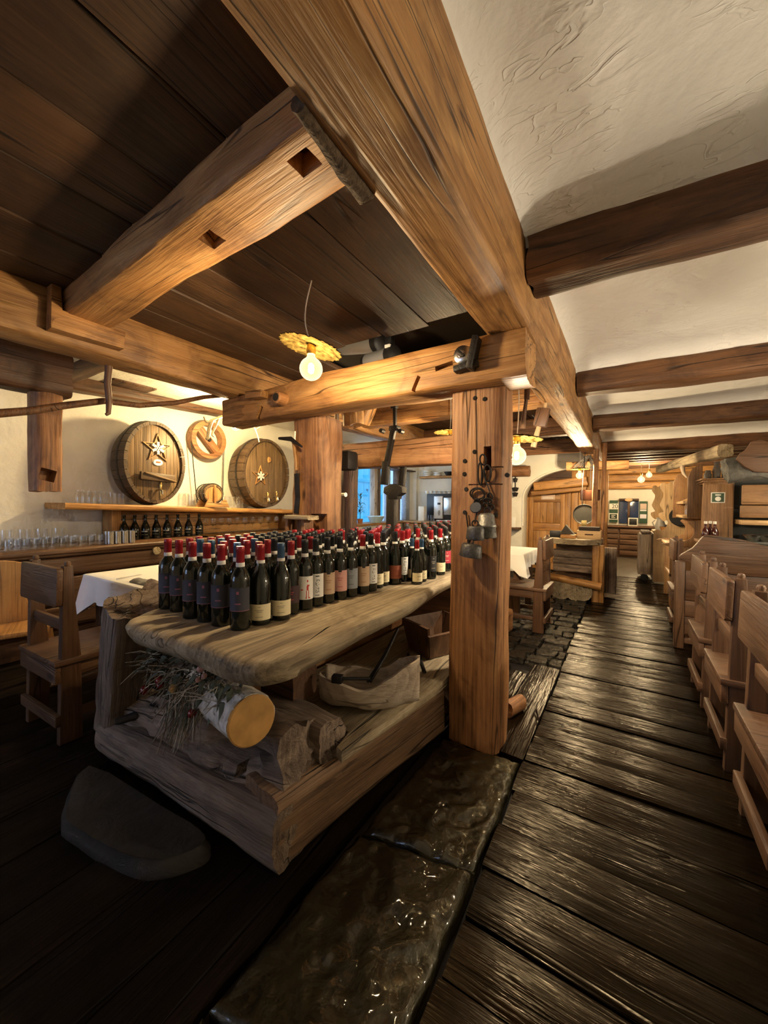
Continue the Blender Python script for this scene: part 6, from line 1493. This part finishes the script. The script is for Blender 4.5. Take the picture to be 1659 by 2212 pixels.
# bottles beside the tall cabinet
for k, (px_, dx) in enumerate(((1524, 0), (1544, 0), (1534, .09))):
    q = at(px_, 1150, Y=5.5 + dx); o_ = tag(lathe('oil_bottle', [(0, 0), (.03, 0), (.032, .005), (.032, .10), (.012, .14), (.011, .18), (.014, .185), (.014, .2), (0, .2)], plain('dark_red_glass', (.05, .01, .008), .1), None, T(q.x, 5.5 + dx, .94), 14), ('small dark red bottle before the tall cabinet', 'small dark red bottle with pale cap beside its twin', 'small dark red bottle behind the other two')[k], 'bottle')
    lathe('cap', [(.0145, .175), (.0155, .176), (.0155, .205), (0, .206)], WHITE, o_, T(q.x, 5.5 + dx, .94), 10)
bx_ped = thing('service_stand', 'plain pine service stand beneath the small red bottles', 'stand', (.95, 5.5, 0)); q = at(1534, 1150, Y=5.5); bx('stand_top', q.x - .12, q.x + .12, 5.38, 5.66, .91, .94, 'tan', bx_ped, .006); bx('stand_body', q.x - .10, q.x + .10, 5.40, 5.64, 0, .91, wood('tan', 'z'), bx_ped, .006)

# live-edge board and rock face at upper right
YR = 5.0
lb = thing('live_edge_sign', 'big blank live-edge board fixed below the joist over the hatch', 'board', (1.4, YR, 2))
pp = [at(*p, Y=YR) for p in ((1610, 972), (1622, 955), (1640, 950), (1665, 957))]; pp = [(p.x, p.z) for p in pp]
lo = [at(*p, Y=YR) for p in ((1659, 1021), (1628, 1020), (1606, 1008), (1590, 992), (1598, 980))]
prism('board', pp + [(1.9, pp[-1][1]), (1.9, lo[0].z)] + [(p.x, p.z) for p in lo], .06, wood('pine', 'x'), lb, T(0, YR, 0), .008)
rk = [at(*p, Y=YR + .12) for p in ((1570, 1012), (1576, 985), (1600, 968), (1620, 955))]
tag(timber('rock_hood', (rk[0].x, YR + .16, rk[0].z - .03), (2.3, YR + .16, 1.93), .20, .24, stonemat('grey_rock', (.05, .05, .045), (.18, .17, .15), .8, .8, 8), None, .03, .05, 16, seed=180), 'rough grey stone hood edge behind the live-edge board', 'stone')

# hutch with rounded side boards
YU = 6.6
hu = thing('open_hutch', 'open pine hutch with rounded tall sides, shelves and scrolled waist', 'hutch', (.9, YU, 0))
def PU(x_, y_, Y_): q = at(x_, y_, Y=Y_); return q.x, q.z
Y1, Y2 = 7.1, 6.25
for Yq, (xa, xb_, yt, yb2) in ((Y1, (1453, 1492, 1018, 1118)), (Y2, (1484, 1518, 1003, 1118))):
    a, b = PU(xa, yb2, Yq), PU(xb_, yt, Yq)
    prism('side_board', [(a[0], a[1]), (b[0], a[1]), (b[0], b[1]), (a[0] + .12, b[1]), (a[0] + .04, b[1] - .05), (a[0], b[1] - .16)], .035, wood('tan', 'z'), hu, T(0, Yq, 0), .006)
xs0 = PU(1465, 1100, 6.7)[0]
for y_ in (1085, 1116): z_ = PU(1475, y_, 6.3)[1]; bx('shelf', .62, 1.25, Y2 + .02, Y1 - .02, z_ - .02, z_ + .015, 'blond', hu, .004)
bx('hutch_back', 1.25, 1.28, Y2, Y1, .6, 1.95, wood('tan', 'z'), hu, .004)
sc = [(.0, .0), (.62, .0), (.62, .30), (.50, .31), (.42, .26), (.34, .16), (.22, .07), (.0, .03)]
a = PU(1440, 1157, Y2)
for Yq in (Y2, Y1): prism('scroll_side', smoothline([(a[0], .80), (a[0], .825), (a[0] + .16, .85), (a[0] + .26, .92), (a[0] + .28, 1.02), (a[0] + .24, 1.12), (a[0] + .7, 1.12), (a[0] + .7, .80)], 3), .035, wood('tan', 'z'), hu, T(0, Yq, 0), .005)
bx('waist_shelf', a[0], a[0] + .7, Y2, Y1, .785, .815, 'blond', hu, .006)
bx('base_side', a[0] + .04, a[0] + .7, Y2 - .0, Y2 + .03, .42, .785, wood('tan', 'z'), hu, .006); bx('base_side', a[0] + .04, a[0] + .7, Y1 - .03, Y1, .0, .785, wood('tan', 'z'), hu, .006)
bx('base_back', a[0] + .3, a[0] + .33, Y2 + .03, Y1 - .03, 0, .785, wood('brown', 'z'), hu, .004); bx('base_shelf', a[0] + .04, a[0] + .7, Y2, Y1, .38, .42, 'tan', hu, .006); bx('base_leg', a[0] + .04, a[0] + .12, Y2, Y2 + .06, 0, .42, wood('tan', 'z'), hu, .006); bx('base_leg', a[0] + .6, a[0] + .7, Y2, Y2 + .06, 0, .42, wood('tan', 'z'), hu, .006)
z_ = PU(1475, 1116, 6.3)[1] + .015
for k in range(3): glass('storage_jar', JAR, .70 + .03 * k, 6.42 + .11 * k, z_, 'clear storage jar on the hutch shelf', 'jars on the hutch shelf', 1.2)
z_ = PU(1475, 1085, 6.3)[1] + .015; tag(prism('wooden_bird', [(-.10, 0), (.08, 0), (.10, .06), (.05, .10), (.0, .05)], .05, wood('blond', 'x'), None, T(.72, 6.6, z_), .008), 'pale wedge-shaped wooden ornament on the upper hutch shelf', 'ornament')
tag(tube('curved_horn', [at(1477, 1004, Y=6.98), at(1474, 1010, Y=6.94), at(1477, 1023, Y=6.9), at(1484, 1032, Y=6.88)], [.035, .03, .022, .01], wood('pale', 'z'), None, 10), 'curved wooden horn hanging from the pale beam', 'horn')

# scrolled dresser further along, with cut-out hutch
YQ = 8.0
dr = thing('scrolled_dresser', 'light dresser with wavy cut-out hutch sides near the end window', 'dresser', (.75, YQ, 0))
def PD(x_, y_): q = at(x_, y_, Y=YQ); return q.x, q.z
low = [PD(*p) for p in ((1412, 1147), (1428, 1147), (1438, 1140), (1443, 1128), (1440, 1121), (1462, 1121))]
prism('lower_side', smoothline([(low[0][0], .02), (low[0][0], .4)] + low, 2, False) + [(1.15, low[-1][1]), (1.15, .04), (.9, .1), (.75, .03)], .04, wood('blond', 'z'), dr, T(0, YQ, 0), .006)
up = [PD(*p) for p in ((1441, 1122), (1434, 1126), (1424, 1118), (1423, 1109), (1433, 1106), (1430, 1100), (1425, 1090), (1432, 1075), (1433, 1065), (1426, 1056), (1428, 1044), (1436, 1042), (1441, 1046), (1449, 1040), (1460, 1038))]
prism('wavy_side', smoothline(up, 2, False) + [(1.15, up[-1][1]), (1.15, up[0][1])], .035, wood('blond', 'z'), dr, T(0, YQ - .01, 0), .005)
prism('wavy_side', smoothline(up, 2, False) + [(1.15, up[-1][1]), (1.15, up[0][1])], .035, wood('blond', 'z'), dr, T(-.06, YQ + 1.1, 0), .005)
bx('dresser_top', low[0][0] + .02, 1.15, YQ, YQ + 1.1, low[0][1] - .06, low[0][1] - .02, 'blond', dr, .006); bx('front_frame', low[0][0], low[0][0] + .03, YQ + .02, YQ + 1.08, .06, low[0][1] - .06, wood('pale', 'z'), dr, .006)
zsh = PD(1415, 1109)[1]; bx('hutch_shelf', low[0][0] + .15, 1.15, YQ + .03, YQ + 1.08, zsh - .03, zsh, 'blond', dr, .005); bx('dresser_back', 1.12, 1.15, YQ, YQ + 1.1, .1, 1.7, wood('brown', 'z'), dr, .004)
for k in range(6): o_ = tag(link('dark_bottle', DB, T(low[0][0] + .27, YQ + .15 + k * .1, zsh) @ Matrix.Scale(1.25, 4)), 'dark bottle on the wavy dresser shelf', 'bottle', 'dark bottles on the dresser')
q = PD(1443, 1104); tag(lathe('dark_tray', [(0, .012), (.15, .012), (.16, 0), (0, 0)], BLACK, None, T(low[0][0] + .36, YQ - .068, 1.14) @ RX(R(78)), 26), 'round dark tray leaning on the wavy dresser side', 'tray')
bk = thing('bark_cart', 'bark-faced log panel on wheels beside the dresser', 'cart', (.45, YQ + .3, 0))
a, b = PD(1388, 1240), PD(1411, 1148)
for k in range(4): timber('bark_slab', (low[0][0] - .115, YQ + .06 + k * .2, .12), (low[0][0] - .115, YQ + .06 + k * .2, low[0][1] - .06), .19, .10, 'pale', bk, .015, .04, 10, (0, 1, 0), 190 + k, freq=6)
bx('top_rail', low[0][0] - .17, low[0][0] - .035, YQ + .0, YQ + .8, low[0][1] - .06, low[0][1] - .02, 'grey', bk, .006)
for k in range(2): lathe('wheel', [(0, .02), (.05, .02), (.06, .01), (.06, -.01), (.05, -.02), (0, -.02)], BLACK, bk, T(low[0][0] - .115, YQ + .1 + k * .6, .06) @ RX(R(90)), 18)
jg = thing('pale_jug', 'pale ceramic jug on the dresser worktop', 'jug', (low[0][0] + .1, YQ + .3, low[0][1])); lathe('jug_body', [(0, 0), (.06, 0), (.085, .08), (.06, .17), (.05, .21), (.065, .24), (.06, .24), (.045, .21), (0, .2)], plain('ceramic', (.42, .40, .37), .4), jg, T(low[0][0] + .12, YQ + .50, low[0][1] - .02), 20)
tube('jug_handle', [V((low[0][0] + .04, YQ + .48, low[0][1] + .17)), V((low[0][0] + .0, YQ + .46, low[0][1] + .13)), V((low[0][0] + .03, YQ + .47, low[0][1] + .06))], .01, plain('ceramic', (.42, .40, .37), .4), jg, 8)
bs2 = thing('fruit_basket', 'low wooden basket with dark bottles on the dresser worktop', 'basket', (low[0][0] + .3, YQ + .2, low[0][1])); lathe('basket_body', [(0, 0), (.12, 0), (.15, .09), (.14, .09), (.11, .01), (0, .01)], wood('honey', 'x'), bs2, T(low[0][0] + .24, YQ + .2, low[0][1] - .02), 20)
for k in range(5): lathe('plum', [(0, -.04), (.03, -.025), (.04, 0), (.03, .025), (0, .04)], plain('plum', (.02, .018, .03), .3), bs2, T(low[0][0] + .24 + .07 * math.cos(k * 1.26), YQ + .2 + .07 * math.sin(k * 1.26), low[0][1] + .07), 10)

# added pendants, unseen beyond the frame, to brighten the plaster and main beam
pendant('added unseen disc pendant over the long right-hand table to brighten the plaster', (1.40, 2.30, 1.46), 2.53, .15, LAMP * 1.8, (0, 0), .01, col=SOFT)
pendant('added unseen disc pendant behind the high settle to brighten the plaster', (1.75, 4.85, 1.46), 2.53, .15, LAMP * .6, (0, 0), .01, col=SOFT)
